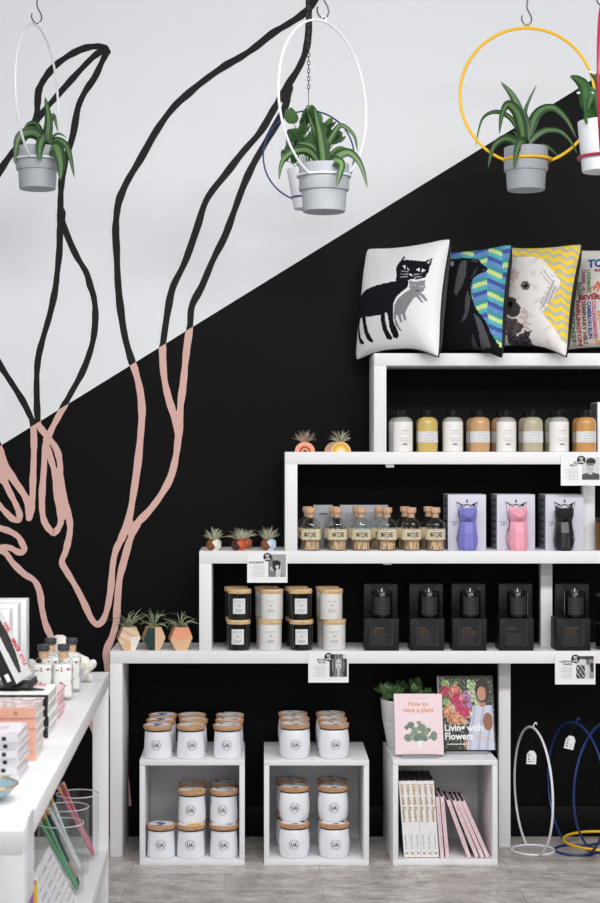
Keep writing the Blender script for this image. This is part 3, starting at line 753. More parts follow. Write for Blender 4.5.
def h3(x, z): return (240, 164, 128) if z > .036 - .0 + abs(x) * .35 - .004 else (226, 184, 148)
hexpot(128.4, 'hexagonal wooden air plant holder with cream and white facets, leftmost of three', 11, h1, (206, 160, 128), 12)
hexpot(153.2, 'hexagonal wooden air plant holder painted dark green on its left half', 12, h2, (206, 160, 128), 12)
hexpot(180.2, 'hexagonal wooden air plant holder painted peach across its upper half', 13, h3, (206, 160, 128), 12)
def gempot(x, Y, lab, seed, ca, cb, s=1.0, cols=PALE):
    t = thing('faceted_planter', lab, 'planter', (px(x, Y), Y, Z2), 0, 'small two tone air plant pots')
    m_ = MB(); n = 7; rg = [(.017, 0), (.0275, .013), (.0255, .030), (.019, .038), (.014, .038), (.012, .026)]; vs = []
    for j, (r_, z) in enumerate(rg):
        for i in range(n):
            a = 2 * math.pi * (i + .5 * (j % 2)) / n - .9; vs.append((r_ * s * math.cos(a), r_ * s * math.sin(a), z * s))
    fs = []; cs = []
    for j in range(len(rg) - 1):
        for i in range(n):
            q = [j * n + i, j * n + (i + 1) % n, (j + 1) * n + (i + 1) % n, (j + 1) * n + i] if j % 2 == 0 else [j * n + i, j * n + (i + 1) % n, (j + 1) * n + (i + 1) % n, (j + 1) * n + i]
            cx_ = sum(vs[k][0] for k in q) / 4
            fs.append(q); cs.append(L(*(ca if cx_ < 0 else cb)))
    fs += [list(range(n))[::-1], [(len(rg) - 1) * n + i for i in range(n)]]; cs += [L(*ca), L(60, 48, 40)]
    m_.add(vs, fs, PRINT, cs); m_.build('pot', t, flat=True)
    airplant(t, .034 * s, 64, .047 * s, seed, cols, .0026, .7, (28, 88))
    return t
gempot(213.8, 5.635, 'small faceted air plant pot, brown wood and white, leftmost on the second bench', 21, (136, 84, 52), (228, 226, 218))
gempot(238.6, 5.635, 'small faceted air plant pot, dark brown and orange', 22, (74, 42, 36), (200, 92, 50))
gempot(268.5, 5.635, 'small faceted air plant pot, brown wood and pale blue', 23, (134, 86, 60), (196, 214, 232), 1.02, [PALE[0], TAN[0], PALE[1]])
gempot(245.2, 5.73, 'small brown wooden air plant pot half hidden behind the orange one', 24, (150, 84, 56), (170, 100, 70), .95)
def disc(x, Y, lab, rings, back, seed, cols, plant=True):
    t = thing('arched_planter', lab, 'planter', (px(x, Y), Y, Z3), 0, 'arched air plant holders'); r_ = .0345; D = .014
    arc = [(r_ * math.cos(a), r_ * math.sin(a)) for a in [math.pi * k / 24 for k in range(25)]]
    m_ = MB(); m_.prism(arc, -D, D, PRINT, cols=L(*back))
    for k, (f0, c) in enumerate(rings):
        q = [(f0 * r_ * math.cos(a), f0 * r_ * math.sin(a)) for a in [math.pi * i / 24 for i in range(25)]]
        m_.add([(a, -D - .0004 * (k + 1), b_) for a, b_ in q], [list(range(len(q)))], PRINT, L(*c))
    m_.build('wooden_arch', t)
    if plant: airplant(t, .030, 76, .046, seed, cols, .0025, .5, (28, 88))
    return t
disc(304.8, 5.64, 'arched peach air plant holder with rust ring on the third bench', [(.99, (240, 168, 134)), (.58, (176, 78, 52)), (.36, (240, 168, 134)), (.2, (70, 36, 30))], (226, 150, 118), 31, TAN)
disc(340.6, 5.64, 'arched yellow air plant holder with cream ring on the third bench', [(.99, (240, 196, 140)), (.86, (222, 172, 62)), (.55, (240, 206, 120)), (.3, (250, 222, 190))], (226, 178, 140), 32, [PALE[0], TAN[0], GRN[1]])
disc(334.5, 5.72, 'arched plain tan holder half hidden behind the yellow one', [(.99, (222, 176, 146))], (222, 176, 146), 33, TAN, False)

# ================================================================ maker cards clipped to the bench edges
CDW, CDH = 0.1365, 0.1045
def make_card(head, style):
    t = thing('shelf_sign', None, 'sign')
    f = lambda x, y: Vector((x, -0.0012, y))
    m_ = MB(); m_.bb(0, CDW, -0.0008, 0.0004, 0, CDH, PAPER, 0.0002, 1)
    for i, h in enumerate(head[::-1]): m_.text(h, 0.0092, lambda x, y: f(x + .43 * CDW, y + CDH * .625 + i * .0092), INK, 'R', 0.035, .82)
    m_.bars(.06 * CDW, .43 * CDW, .2 * CDH, .54 * CDH, 9, .0011, f, GREYINK, 'R', .55)
    m_.build('sheet', t)
    ph = MB(); sx, sy = .435 * CDW, .73 * CDH
    def pc(u, v): return (style(u, v),) * 3
    ph.grid(34, 42, lambda u, v: Vector((.525 * CDW + u * sx, -0.0014, .19 * CDH + v * sy)), pc, PRINT); o = ph.build('photo', t); o['label'] = 'black and white portrait photo'
    bd = MB(); cxx, cyy, r_ = .505 * CDW, .83 * CDH, .0145
    bd.add([(cxx + r_ * math.cos(a), -0.0020, cyy + r_ * math.sin(a)) for a in [2 * math.pi * k / 28 for k in range(28)]], [list(range(28))], INK)
    for k, s_ in enumerate(('MEET', 'THE', 'MAKER')): bd.text(s_, .0066, lambda x, y: Vector((cxx + x, -0.0026, cyy + .0042 - k * .0067 + y)), PAPER, 'C', .04, .85)
    bd.build('badge', t)
    cl = MB(); cl.bb(.1 * CDW, .2 * CDW, 0.0004, 0.003, CDH - .02, CDH - .004, mat('clear_grey_clip', (190, 192, 196), .2), .0005); cl.build('clip', t)
    return t
def s1(u, v):
    if ell(u, v, .46, .62, .25, .11): return 30
    if ell(u, v, .50, .50, .10, .14): return 215
    if ell(u, v, .36, .45, .12, .2) or ell(u, v, .6, .48, .08, .14): return 40
    if .40 < u < .72 and v < .42 or ell(u, v, .22, .36, .1, .12): return 225 if (u * 9) % 1 < .7 else 150
    return 120 if u + v * .7 < .85 else 165
def s2(u, v):
    if ell(u, v, .52, .55, .17, .26): return 205 if not (ell(u, v, .44, .6, .04, .025) or ell(u, v, .6, .6, .04, .025) or ell(u, v, .52, .4, .06, .025)) else 80
    if .44 < u < .6 and v < .35: return 190
    if ell(u, v, .5, .5, .36, .5) and not (v < .2 and (u < .2 or u > .8)): return 110 + int(40 * math.sin(u * 40))
    if v > .8 and u > .75: return 225
    return 55 + int(60 * (v < .25 and .2 < u < .8))
def s3(u, v):
    if ell(u, v, .50, .80, .28, .17) and v > .72: return 45
    if ell(u, v, .46, .6, .22, .26):
        if abs(v - .66) < .025 and .28 < u < .7: return 60
        return 190
    if v < .36 - abs(u - .5) * .25: return 80 if abs(u - .48) > .12 or v < .25 else 200
    if .38 < u < .6 and v < .45: return 185
    return 214
def s4(u, v):
    if v > .86: return 90 - int(30 * u)
    if ell(u, v, .66, .72, .09, .11): return 110
    if ell(u, v, .64, .86, .1, .06): return 40
    if .5 < u < .82 and v < .62 - abs(u - .66): return 215 if u < .74 else 170
    if .78 < u and .3 < v < .7: return 45
    if u < .5 and v < .6: return 50 if (int(u * 14) + int(v * 12)) % 3 else 190
    return 215 if u < .6 else 150
cardY = BF - 0.0045
for x, y, h, s, lab in ((247.2, 582.7, ['GOODGREVITY'], s1, 'maker card with portrait in a dark hat, on the edge of the second bench'),
                        (308.3, 682.6, ['MITCHIE', 'MOCKS'], s2, 'maker card with long haired portrait, on the edge of the lowest bench'),
                        (560.8, 485.6, ['BELL', 'BEAUTY'], s3, 'maker card with portrait in glasses, on the edge of the third bench'),
                        (555.0, 684.4, ['LONESTONE', 'CANDLES'], s4, 'maker card with figure at a workbench, on the lowest bench edge at right')):
    o = make_card(h, s); o.location = P(x, y, cardY); tag(o, lab, 'card', 'maker cards on the benches')
CLIP = mat('clear_grey_clip', (190, 192, 196), .2)
for x, y, lab in ((386, 465.2, 'small clear clip under the left end of the third bench top'), (383.5, 564.8, 'small clear clip under the second bench top, above the black boxes')):
    z1 = (Z3 if y < 500 else Z2) - T
    t = thing('shelf_clip', lab, 'clip', (px(x, BF), BF + .006, z1), 0, 'clear shelf clips')
    m_ = MB(); m_.bb(0, .028, 0, .02, -.0115 if y < 500 else -.005, -.0002, CLIP, .001); m_.build('clip_body', t)
# ================================================================ books
PAGES = mat('book_pages', (226, 224, 220), 0.8, noise=(90, (206, 204, 200), (1, 1, 30)))
SHADED_PAGES = mat('shaded_book_pages', (62, 60, 60), 0.8)  # page colour darkened to paint in the shade inside the cube shelf
def book(name, label, h, d, t, spine, boardL, cover=None, nu=30, nv=40, pages=None, spinefn=None, coverfn=None, group=None, covmat=None):
    """standing book: spine on the -y side, front board on the +x side, origin at the lower front left corner"""
    o = thing(name, label, 'book', group=group)
    c = MB(); bt = min(.0022, t * .18); cm = covmat or PRINT
    c.bb(0, t, 0, .0022, 0, h, cm, .0006, 1, L(*spine)); c.bb(0, bt, .0018, d, 0, h, cm, .0004, 1, L(*boardL)); c.bb(t - bt, t, .0018, d, 0, h, cm, .0004, 1, L(*boardL))
    if cover: c.grid(nu, nv, lambda u, v: Vector((t + .0004, .001 + u * (d - .002), .001 + v * (h - .002))), cover, cm)
    if spinefn: spinefn(c, h, d, t)
    if coverfn: coverfn(c, h, d, t)
    c.build('cover', o)
    p = MB(); p.bb(bt, t - bt, .0024, d - .004, .003, h - .003, pages or PAGES, 0); p.build('pages', o)
    return o
def setM(o, Mx):
    o.location = Mx.to_translation(); o.rotation_euler = Mx.to_euler()
GOLD = mat('gold_foil', (196, 160, 84), 0.35, 0.5)
COPPER = mat('copper_foil', (188, 120, 78), 0.4, 0.3)
def spine_flowers(c, h, d, t):
    f = lambda x, y: Vector((t / 2 + y, -.0005, h * .955 - x))
    c.text('Living with Flowers', .0165, lambda x, y: f(x, y - .0048), GOLD, 'L', .03, .98)
    c.text('Rowan Blossom', .0095, lambda x, y: f(h * .66 + x, y - .003), GREYINK, 'L', 0, .8)
    e = lambda x, y: Vector((t / 2 + x, -.0005, .014 + y)); q = .0055
    c.add([e(-q, -q), e(0, -q * .4), e(q, -q), e(q * .6, 0), e(q, q), e(0, q * .4), e(-q, q), e(-q * .6, 0)], [[0, 1, 2, 3, 4, 5, 6, 7]], GOLD)
c3 = cubes[2]
wb = ['leftmost', 'second from left', 'third from left', 'fourth from left', 'fifth from left', 'rightmost']
def mk_white():
    return book('book', None, .256, .19, .0194, (240, 240, 242), (70, 66, 62), spinefn=spine_flowers, pages=SHADED_PAGES)
lean = R(-4.0)
for i in range(6):
    xb = px(403.9 + i * 5.86, 5.505) + .0008
    Mx = Matrix.Translation((xb, 5.505 + .0015 * (i % 3), PT + .0019)) @ Matrix.Rotation(lean, 4, 'Y')
    place('wbook', mk_white, None, 'white book with gold spine lettering in the cube shelf, %s of six' % wb[i], 'white books in the cube shelf', Mx=Mx)
def spine_pink(c, h, d, t):
    f = lambda x, y: Vector((t / 2 + y, -.0005, h * .93 - x)); pk = mat('rose_ink', (214, 150, 160), .6)
    c.bars(.005, h * .86, -.0014, .0016, 2, .0009, f, pk, 'L', .9)
def mk_pink():
    return book('book', None, .205, .16, .0128, (238, 214, 218), (232, 206, 212), spinefn=spine_pink, pages=SHADED_PAGES)
pk = [(445.6, -4.6, 'upright pink book beside the white books, left one'), (450.8, -5.1, 'upright pink book beside the white books, right one'),
      (472.6, -20.4, 'slanting pink book, leftmost of four leaning in the cube shelf'), (480.4, -22.2, 'slanting pink book, second of four leaning in the cube shelf'),
      (485.8, -23.2, 'slanting pink book, third of four leaning in the cube shelf'), (491.2, -24.0, 'slanting pink book, rightmost of four leaning in the cube shelf')]
for i, (x, a, lab) in enumerate(pk):
    a = R(a); xr = px(x - 1.2, 5.50)
    Mx = Matrix.Translation((xr, 5.502 + .002 * (i % 2), PT + .0004)) @ Matrix.Rotation(a, 4, 'Y') @ Matrix.Translation((-.0128, 0, 0))
    # the lower left corner is the lowest once tilted: lift so that it rests on the panel
    Mx = Matrix.Translation((0, 0, -(Mx @ Vector((0.0128, 0, 0))).z + PT + .0004 if a > 0 else -min((Mx @ Vector((0, 0, 0))).z, (Mx @ Vector((.0128, 0, 0))).z) + PT + .0006)) @ Mx
    place('pbook', mk_pink, None, lab, 'pink books in the cube shelf', Mx=Mx)

# front-facing books on easels above them
def cov_pink(u, v):
    y = 1 - v
    for k, (a, b_, rx, ry) in enumerate(PLEAF):
        if ell(u, y, a, b_, rx, ry):
            s = math.sin(u * 60 + v * 25 + k); return (104 + int(10 * s) + (k % 3) * 14, 128 + int(8 * s) + (k % 3) * 10, 112 + (k % 3) * 8)
    if .46 < u < .60 and .78 < y < .90 and abs(u - .53) < .075 - (y - .78) * .2: return (240, 236, 236) if u < .56 else (226, 220, 222)
    for k, (a, b_, rx, ry) in enumerate(PLEAF[:9]):   # stems
        dx, dy = a - .53, b_ - .78
        for s_ in range(8):
            if abs(u - (.53 + dx * s_ / 8)) < .012 and abs(y - (.78 + dy * s_ / 8)) < .03: return (120, 142, 122)
    return (240, 217, 222)
PLEAF = [(.33, .52, .075, .055), (.27, .73, .085, .065), (.42, .60, .08, .05), (.44, .74, .07, .05), (.56, .56, .09, .06), (.62, .64, .085, .06), (.55, .70, .08, .06), (.81, .70, .07, .08), (.38, .66, .06, .05), (.24, .56, .04, .04), (.70, .60, .05, .04), (.50, .48, .05, .03), (.63, .74, .05, .05)]
def cf_pink(c, h, d, t):
    f = lambda x, y: Vector((t + .0009, x, y))
    c.text('How to', .0215, lambda x, y: f(d * .5 + x, h * .795 + y), COPPER, 'C', .022, 1.0)
    c.text('raise a plant', .0215, lambda x, y: f(d * .5 + x, h * .695 + y), COPPER, 'C', .022, 1.0)
    c.bars(d * .34, d * .66, h * .92, h * .92, 1, .0028, f, mat('rose_print', (240, 190, 200), .6), 'C', 1)
    c.bars(d * .26, d * .76, h * .56, h * .61, 2, .006, f, mat('pale_pink_print', (247, 234, 237), .6), 'C', .9)
bk1 = book('book', 'pink plant care book standing face out on an easel on the cube shelf', .206, .163, .016, (238, 214, 218), (238, 214, 218), cov_pink, 72, 90, coverfn=cf_pink)
def face_out(x, Y, z, lean, yaw=0):   # lower left front corner at x, Y, z; cover towards -y
    return Matrix.Translation((x, Y, z)) @ Matrix.Rotation(R(yaw), 4, 'Z') @ Matrix.Rotation(R(-lean), 4, 'X') @ Matrix.Rotation(R(-90), 4, 'Z')
b1z = CUBE + .0045
setM(bk1, face_out(px(395.4, 5.53), 5.53 + .016, b1z, 20) )
def cov_flow(u, v):
    y = 1 - v
    # the reader in a pale dress
    if ell(u, y, .80, .20, .13, .16) and not ell(u, y, .80, .23, .085, .105): hair = True
    else: hair = False
    if ell(u, y, .79, .245, .085, .095): return (196, 142, 118) if u < .84 else (164, 112, 92)
    if hair: return (52, 36, 32)
    if .74 < u < .84 and .33 < y < .42: return (182, 130, 106)
    if ell(u, y, .88, .62, .09, .12): return (150, 100, 78)
    if y > .40 and u > .62 - (y - .4) * .25 and u < .98: return (206, 208, 224) if math.sin(u * 40 + y * 9) > -.6 else (178, 182, 206)
    if ell(u, y, .52, .92, .10, .07): return (190, 132, 104)
    n1 = math.sin(u * 41 + y * 17 + 3 * math.sin(y * 23)); n2 = math.sin(u * 21 - y * 47 + 2 * math.sin(u * 29)); n3 = math.sin(u * 83 + y * 61 + 2 * n1)
    for k, (a, b_, r_, c) in enumerate(BLOOM):
        dx, dy = u - a + n1 * .010, (y - b_) * 1.25 + n2 * .012; dd = math.hypot(dx, dy)
        if dd < r_ * (1 + .10 * math.sin(7 * math.atan2(dy, dx) + k)):
            f_ = .84 + .14 * n1 * n2 + .05 * n3 + .12 * math.sin(dd / r_ * 5 + 2 * n2)
            return tuple(max(0, min(255, int(q * f_))) for q in c)
    h = n1 * n2
    if h > .62: return (96, 114, 74)
    if h > .3: return (66, 74, 60)
    if h < -.75 and y < .7: return (130, 146, 110)
    return (52, 53, 51) if y < .5 else (44, 44, 43)
BLOOM = [(.42, .30, .05, (232, 150, 160)), (.24, .42, .05, (232, 214, 190)), (.56, .22, .04, (240, 226, 214)), (.18, .60, .05, (236, 150, 110)), (.44, .40, .04, (240, 120, 150)), (.66, .22, .04, (226, 232, 206)), (.70, .38, .05, (190, 210, 160)), (.56, .64, .04, (190, 150, 200)), (.34, .36, .15, (214, 62, 108)), (.46, .48, .10, (222, 66, 112)), (.30, .23, .12, (236, 144, 122)), (.12, .21, .09, (200, 60, 96)), (.50, .29, .10, (196, 140, 196)), (.55, .40, .07, (186, 150, 206)), (.20, .50, .13, (240, 170, 132)), (.36, .57, .12, (242, 176, 140)), (.26, .60, .08, (246, 190, 150)), (.62, .14, .10, (190, 214, 160)), (.64, .30, .09, (206, 222, 176)), (.66, .46, .07, (150, 176, 120)), (.14, .36, .08, (168, 196, 132)), (.13, .11, .08, (150, 178, 110)), (.54, .52, .06, (226, 224, 196)), (.46, .62, .06, (212, 214, 176)), (.60, .58, .05, (204, 150, 196)), (.32, .10, .035, (186, 204, 130)), (.31, .15, .03, (186, 204, 130)), (.06, .30, .06, (110, 140, 80))]
def cf_flow(c, h, d, t):
    f = lambda x, y: Vector((t + .0009, x, y))
    c.text('Living with', .033, lambda x, y: f(d * .09 + x, h * .258 + y), PAPER, 'L', .03, .92)
    c.text('Flowers', .033, lambda x, y: f(d * .09 + x, h * .145 + y), PAPER, 'L', .03, .92)
    c.bars(d * .62, d * .93, h * .135, h * .17, 2, .0026, f, mat('peach_print', (214, 176, 140), .6), 'L', .8)
    c.bars(d * .12, d * .55, h * .075, h * .075, 1, .004, f, LAB, 'L', .9)
bk2 = book('book', 'dark flower arranging book with woman and bouquet on cover, standing face out', .255, .190, .022, (236, 236, 236), (48, 46, 46), cov_flow, 84, 110, coverfn=cf_flow)
setM(bk2, face_out(px(438.5, 5.66), 5.60 + .02, CUBE + .0045, 17, 2))
STEEL = mat('clear_acrylic_grey', (150, 152, 156), .15)
for o, w, x0, Y, lean_, lab in ((bk1, .163, px(395.4, 5.53), 5.53 + .016, 20, 'small acrylic easel holding the pink plant book'), (bk2, .19, px(438.5, 5.60), 5.60 + .02, 17, 'small acrylic easel holding the dark flower book')):
    t = thing('book_easel', lab, 'easel', (x0 + w / 2, Y, CUBE))
    m_ = MB(); m_.bb(-w * .38, w * .38, -.030, .045, 0, .004, STEEL, .0006); m_.bb(-w * .38, w * .38, -.033, -.030, 0, .010, STEEL, .0006); m_.build('base', t)
    m_ = MB(); rot = Matrix.Rotation(R(-lean_), 4, 'X'); m_.box(Vector((0, .0065, 0)) + rot.to_3x3() @ Vector((0, 0.0, .078)), (w * .5, .003, .135), STEEL, .0005, 1, rot); m_.build('back_rest', t)

# ================================================================ ribbed planter with a jade plant on the cube
PLW = mat('white_planter_glaze', (232, 234, 236), 0.35)
SOIL = mat('dark_soil', (42, 32, 26), 0.95, noise=(140, (70, 56, 46), (1, 1, 1)), bump=.6)
t = thing('potted_plant', 'white ribbed planter with a fleshy green plant, behind the pink book', 'plant', (px(405.5, 5.735), 5.735, CUBE))
m_ = MB(); pr = [(.056, 0), (.062, .001), (.0635, .004)]
for k in range(8): z = .010 + k * .010; r0 = .0645 + .0018 * k; pr += [(r0, z), (r0 + .0013, z + .0025), (r0 + .0013, z + .0065), (r0 + .0002, z + .0085)]
pr += [(.081, .095), (.0865, .163), (.0872, .166), (.0865, .1675), (.0835, .166), (.081, .15), (0, .15)]
m_.lathe(pr, PLW, 48); m_.build('pot', t)
m_ = MB(); m_.lathe([(.080, .1505), (.04, .158), (0, .160)], SOIL, 24); m_.build('soil', t)
m_ = MB(); rr = random.Random(5)
def paddle(mb, p, d, l, w, c, th=.004):
    d = d.normalized(); side = d.cross(Vector((0, 0, 1)));
    side = side.normalized() if side.length > .05 else Vector((1, 0, 0))
    side = (side + Vector((rr.uniform(-.4, .4), rr.uniform(-.4, .4), rr.uniform(-.4, .4)))).normalized(); side = (side - d * side.dot(d)).normalized(); n_ = side.cross(d)
    vs, fs = [], []; U, K = 7, 8
    for i in range(U + 1):
        s_ = i / U; ww = w * .5 * (math.sin(math.pi * min(.97, .06 + .92 * s_ ** .8)) ** .7); ct = p + d * (l * s_) + n_ * (l * .25 * s_ * s_)
        for k in range(K): a = 2 * math.pi * k / K; vs.append(ct + side * (ww * math.cos(a)) + n_ * (th * .5 * math.sin(a) * (ww / (w * .5))))
    for i in range(U):
        for k in range(K): fs.append([i * K + k, i * K + (k + 1) % K, (i + 1) * K + (k + 1) % K, (i + 1) * K + k])
    fs += [list(range(K))[::-1], [U * K + k for k in range(K)]]
    dv = rr.uniform(-14, 14); mb.add(vs, fs, LEAF, [L(*[max(5, q + dv) for q in c])] * len(fs))
for k in range(30):
    a = rr.uniform(0, 6.28); rad = .062 * math.sqrt(rr.random()); b0 = Vector((rad * math.cos(a), rad * math.sin(a), .155)); tip = b0 + Vector((math.cos(a) * .018, math.sin(a) * .018, rr.uniform(.012, .062) * (1.15 - rad / .11)))
    m_.tube([b0, tip], .0022, LEAF, n=5, col=L(70, 92, 52))
    ph0 = rr.uniform(0, 6.28)
    for j in range(7):
        az = ph0 + j * 2.4; el = R(rr.uniform(5, 60)); d = Vector((math.cos(az) * math.cos(el), math.sin(az) * math.cos(el), math.sin(el)))
        paddle(m_, tip - Vector((0, 0, .004 * (j % 3))), d, rr.uniform(.030, .044), rr.uniform(.021, .029), rr.choice([(84, 118, 72), (106, 140, 90), (70, 104, 62)]))
m_.build('foliage', t)

# ================================================================ round hoop plant hangers
def hoop_mesh(mb, Rr, rr_, th, tube, m, ring_z=0.0):
    """circle of radius Rr whose bottom opens into a level ring of radius rr_ at z=0"""
    zc = math.sqrt(Rr * Rr - rr_ * rr_); a0 = math.asin(rr_ / Rr); d = Vector((math.cos(th), math.sin(th), 0)); pts = []
    for k in range(73):
        a = -math.pi / 2 + a0 + (2 * math.pi - 2 * a0) * k / 72
        pts.append(d * (Rr * math.cos(a)) + Vector((0, 0, zc + Rr * math.sin(a))))
    mb.tube(pts, tube, m, n=8)
    mb.tube([(rr_ * math.cos(a), rr_ * math.sin(a), 0) for a in [2 * math.pi * k / 40 for k in range(40)]], tube, m, True, 8)
    return zc + Rr
def eyelet(mb, z, r_, m, tube, th):
    d = Vector((math.cos(th), math.sin(th), 0))
    mb.tube([d * (r_ * math.cos(a)) + Vector((0, 0, z + r_ + r_ * math.sin(a))) for a in [2 * math.pi * k / 16 for k in range(16)]], tube, m, True, 6)
HW = mat('white_hoop_enamel', (234, 236, 242), .3); HY = mat('yellow_hoop_enamel', (250, 196, 40), .35); HB = mat('blue_hoop_enamel', (28, 54, 112), .35); HR = mat('crimson_hoop_enamel', (176, 36, 72), .35)
WIRE = mat('dark_wire', (70, 72, 78), .4, .7)
GREYPOT = mat('grey_pot', (166, 171, 177), .6); WPOT = mat('white_pot', (226, 230, 236), .45)
def hanger(label, x, yring, Y, Rr, rr_, th, tube, m, hook=True, hooklab=None, chain=False):
    o = thing('hanging_hoop', label, 'plant hanger', P(x, yring, Y), 0, 'round hoop plant hangers')
    h = MB(); zt = hoop_mesh(h, Rr, rr_, th, tube, m); h.build('hoop', o)
    e = MB(); eyelet(e, zt, .0065 if Rr > .2 else .008, m, .0022, 0 if Rr > .2 else 0); e.build('eyelet', o)
    top = o.location + Vector((0, 0, zt + .012))
    if hook:
        t = thing('hanging_hook', hooklab, 'hook', top)
        k = MB(); pts = [(-.017, 0, .028), (-.019, 0, .018), (-.014, 0, .005), (-.004, 0, -.003), (.008, 0, .002), (.013, 0, .014), (.010, 0, .028), (.001, 0, .045), (-.002, 0, .062), (.002, 0, .085), (0, 0, .12), (0, 0, CEIL - top.z)]
        k.tube(spline(pts[:-1], 4) + [Vector(pts[-1])], .0022, WIRE, n=6); k.build('wire_hook', t)
    if chain:
        t = thing('hanging_chain', 'thin dark link chain holding up the small blue hoop', 'chain', top)
        k = MB(); z = -.002; i = 0
        k.tube([(0, 0, -.004), (0, 0, .045)], .0012, WIRE, n=5); z = .045
        while z < CEIL - top.z - .010:
            dd = Vector((1, 0, 0)) if i % 2 else Vector((0, 1, 0))
            k.tube([dd * (.0042 * math.cos(a)) + Vector((0, 0, z + .0065 + .008 * math.sin(a))) for a in [2 * math.pi * q / 10 for q in range(10)]], .0013, WIRE, True, 5)
            z += .0125; i += 1
        k.build('links', t)
    return o
def pot(label, x, yring, Y, kind, drop, rtop, rbot, h, soilz, name='hanging_plant'):
    t = thing(name, label, 'plant', P(x, yring, Y) - Vector((0, 0, drop)))
    m_ = MB()
    if kind == 'grey':
        s_ = .44 * h
        m_.lathe([(rbot - .006, 0), (rbot - .004, -.0001), (rbot, .002), (rbot + .0035, s_ - .002), (rbot + .0035, s_), (rtop - .0015, s_ + .0012), (rtop, s_ + .006), (rtop, drop - .004), (rtop, h - .002), (rtop - .001, h), (rtop - .004, h), (rtop - .006, soilz - .01), (0, soilz - .01)], GREYPOT, 44)
    else:
        m_.lathe([(rbot - .007, .0), (rbot - .002, 0), (rbot, .003), (rtop, h - .003), (rtop - .001, h), (rtop - .004, h), (rtop - .007, soilz - .01), (0, soilz - .01)], WPOT, 44)
    m_.build('pot', t)
    m_ = MB(); m_.lathe([(rtop - .0075, soilz - .006), (.02, soilz), (0, soilz)], SOIL, 24); m_.build('soil', t)
    return t
DE, DM = (42, 70, 44), (92, 126, 76)
def dracaena(t, x, yring, Y, leaves, dE=DE, dM=DM):
    m_ = MB(); rr2 = random.Random(int(x)); org = t.location
    for pts, w, dep in leaves:
        n_ = len(pts); q = []
        for i, (a, b_) in enumerate(pts):
            q.append(P(a, b_, Y + dep * (i / (n_ - 1)) ** (1.2 if dep > -.09 else .45)) - org)
        ex = 8 if len(pts) == 3 else 6
        blade(m_, q, w * Y / FPX * 1.45, dE, dM, phi=rr2.uniform(52, 68), n=ex)
    return m_.build('leaves', t)
thL = R(80); thF = R(54.6)
hanger('tall white hoop hanger seen nearly edge on, at the far left', 37.5, 160, 5.2, .2175, .0745, thL, .0040, HW, True, 'dark wire hook above the leftmost white hoop')
t = pot('grey pot of striped strappy leaves in the leftmost white hoop', 37.5, 160, 5.2, 'grey', .093, .0675, .057, .132, .118)
dracaena(t, 37.5, 160, 5.2, [
 ([(45.5, 152), (46, 138), (48, 120), (45, 97)], 10, .0), ([(43.5, 150), (42, 135), (36, 124), (28.5, 124), (23, 131)], 4.5, -.03), ([(44, 150), (38, 136), (28.5, 133), (18, 140), (15, 165)], 10, -.06),
 ([(46, 150), (47, 130), (51, 118), (54, 116), (58, 132)], 5.5, .05), ([(47, 150), (50, 140), (56, 134), (61, 134), (67, 138)], 2.6, .04), ([(47, 152), (51, 144), (58, 140), (68, 148), (74.5, 178)], 8, -.03),
 ([(46, 152), (51, 147), (57, 148), (61, 163), (60.5, 180)], 13, -.10), ([(45, 152), (43, 140), (40, 148), (40, 162)], 8.5, -.10), ([(44, 153), (38, 148), (29, 149), (22.5, 157)], 6, -.05), ([(44, 151), (40, 140), (36, 131), (33, 136)], 5, .03), ([(46, 151), (48, 139), (50, 131)], 8, .01)])
hanger('large white hoop hanger nearest the camera, left of centre', 324, 176.5, 4.5, .2175, .0725, thF, .0033, HW, True, 'dark wire hook above the nearest white hoop')
t = pot('grey pot of strappy leaves in the nearest white hoop', 324, 176.5, 4.5, 'grey', .098, .0685, .058, .130, .116)
dracaena(t, 324, 176.5, 4.5, [
 ([(323, 170), (322, 154), (319, 132), (314, 108)], 10, .0), ([(324, 168), (326, 150), (331, 137), (341, 125), (354, 135), (357.5, 151)], 5.5, .05), ([(326, 168), (331, 160), (345, 152), (354, 155), (362, 167), (367.5, 188)], 8, -.02),
 ([(326, 168), (334, 160), (342, 165), (336, 187)], 9.5, -.10), ([(320, 168), (313, 155), (304, 150), (291, 153), (282, 163), (279, 180)], 7.5, -.05), ([(321, 168), (318, 156), (310, 145), (297, 143)], 6.5, .06),
 ([(324, 168), (325, 155), (327, 138)], 9, .0), ([(325, 168), (331, 154), (341, 147), (352, 153)], 4.5, .08), ([(322, 168), (317, 140), (308, 114)], 6, .06)], (44, 72, 42), (104, 136, 84))
hanger('small blue hoop hanger on a chain, behind the nearest white hoop', 308.6, 198, 5.2, .143, .0555, 0.0, .0026, HB, False, None, True)
t = pot('white tapered pot with round green leaves in the small blue hoop', 308.6, 198, 5.2, 'white', .035, .069, .047, .124, .112)
m_ = MB(); org = t.location; rr = random.Random(9)
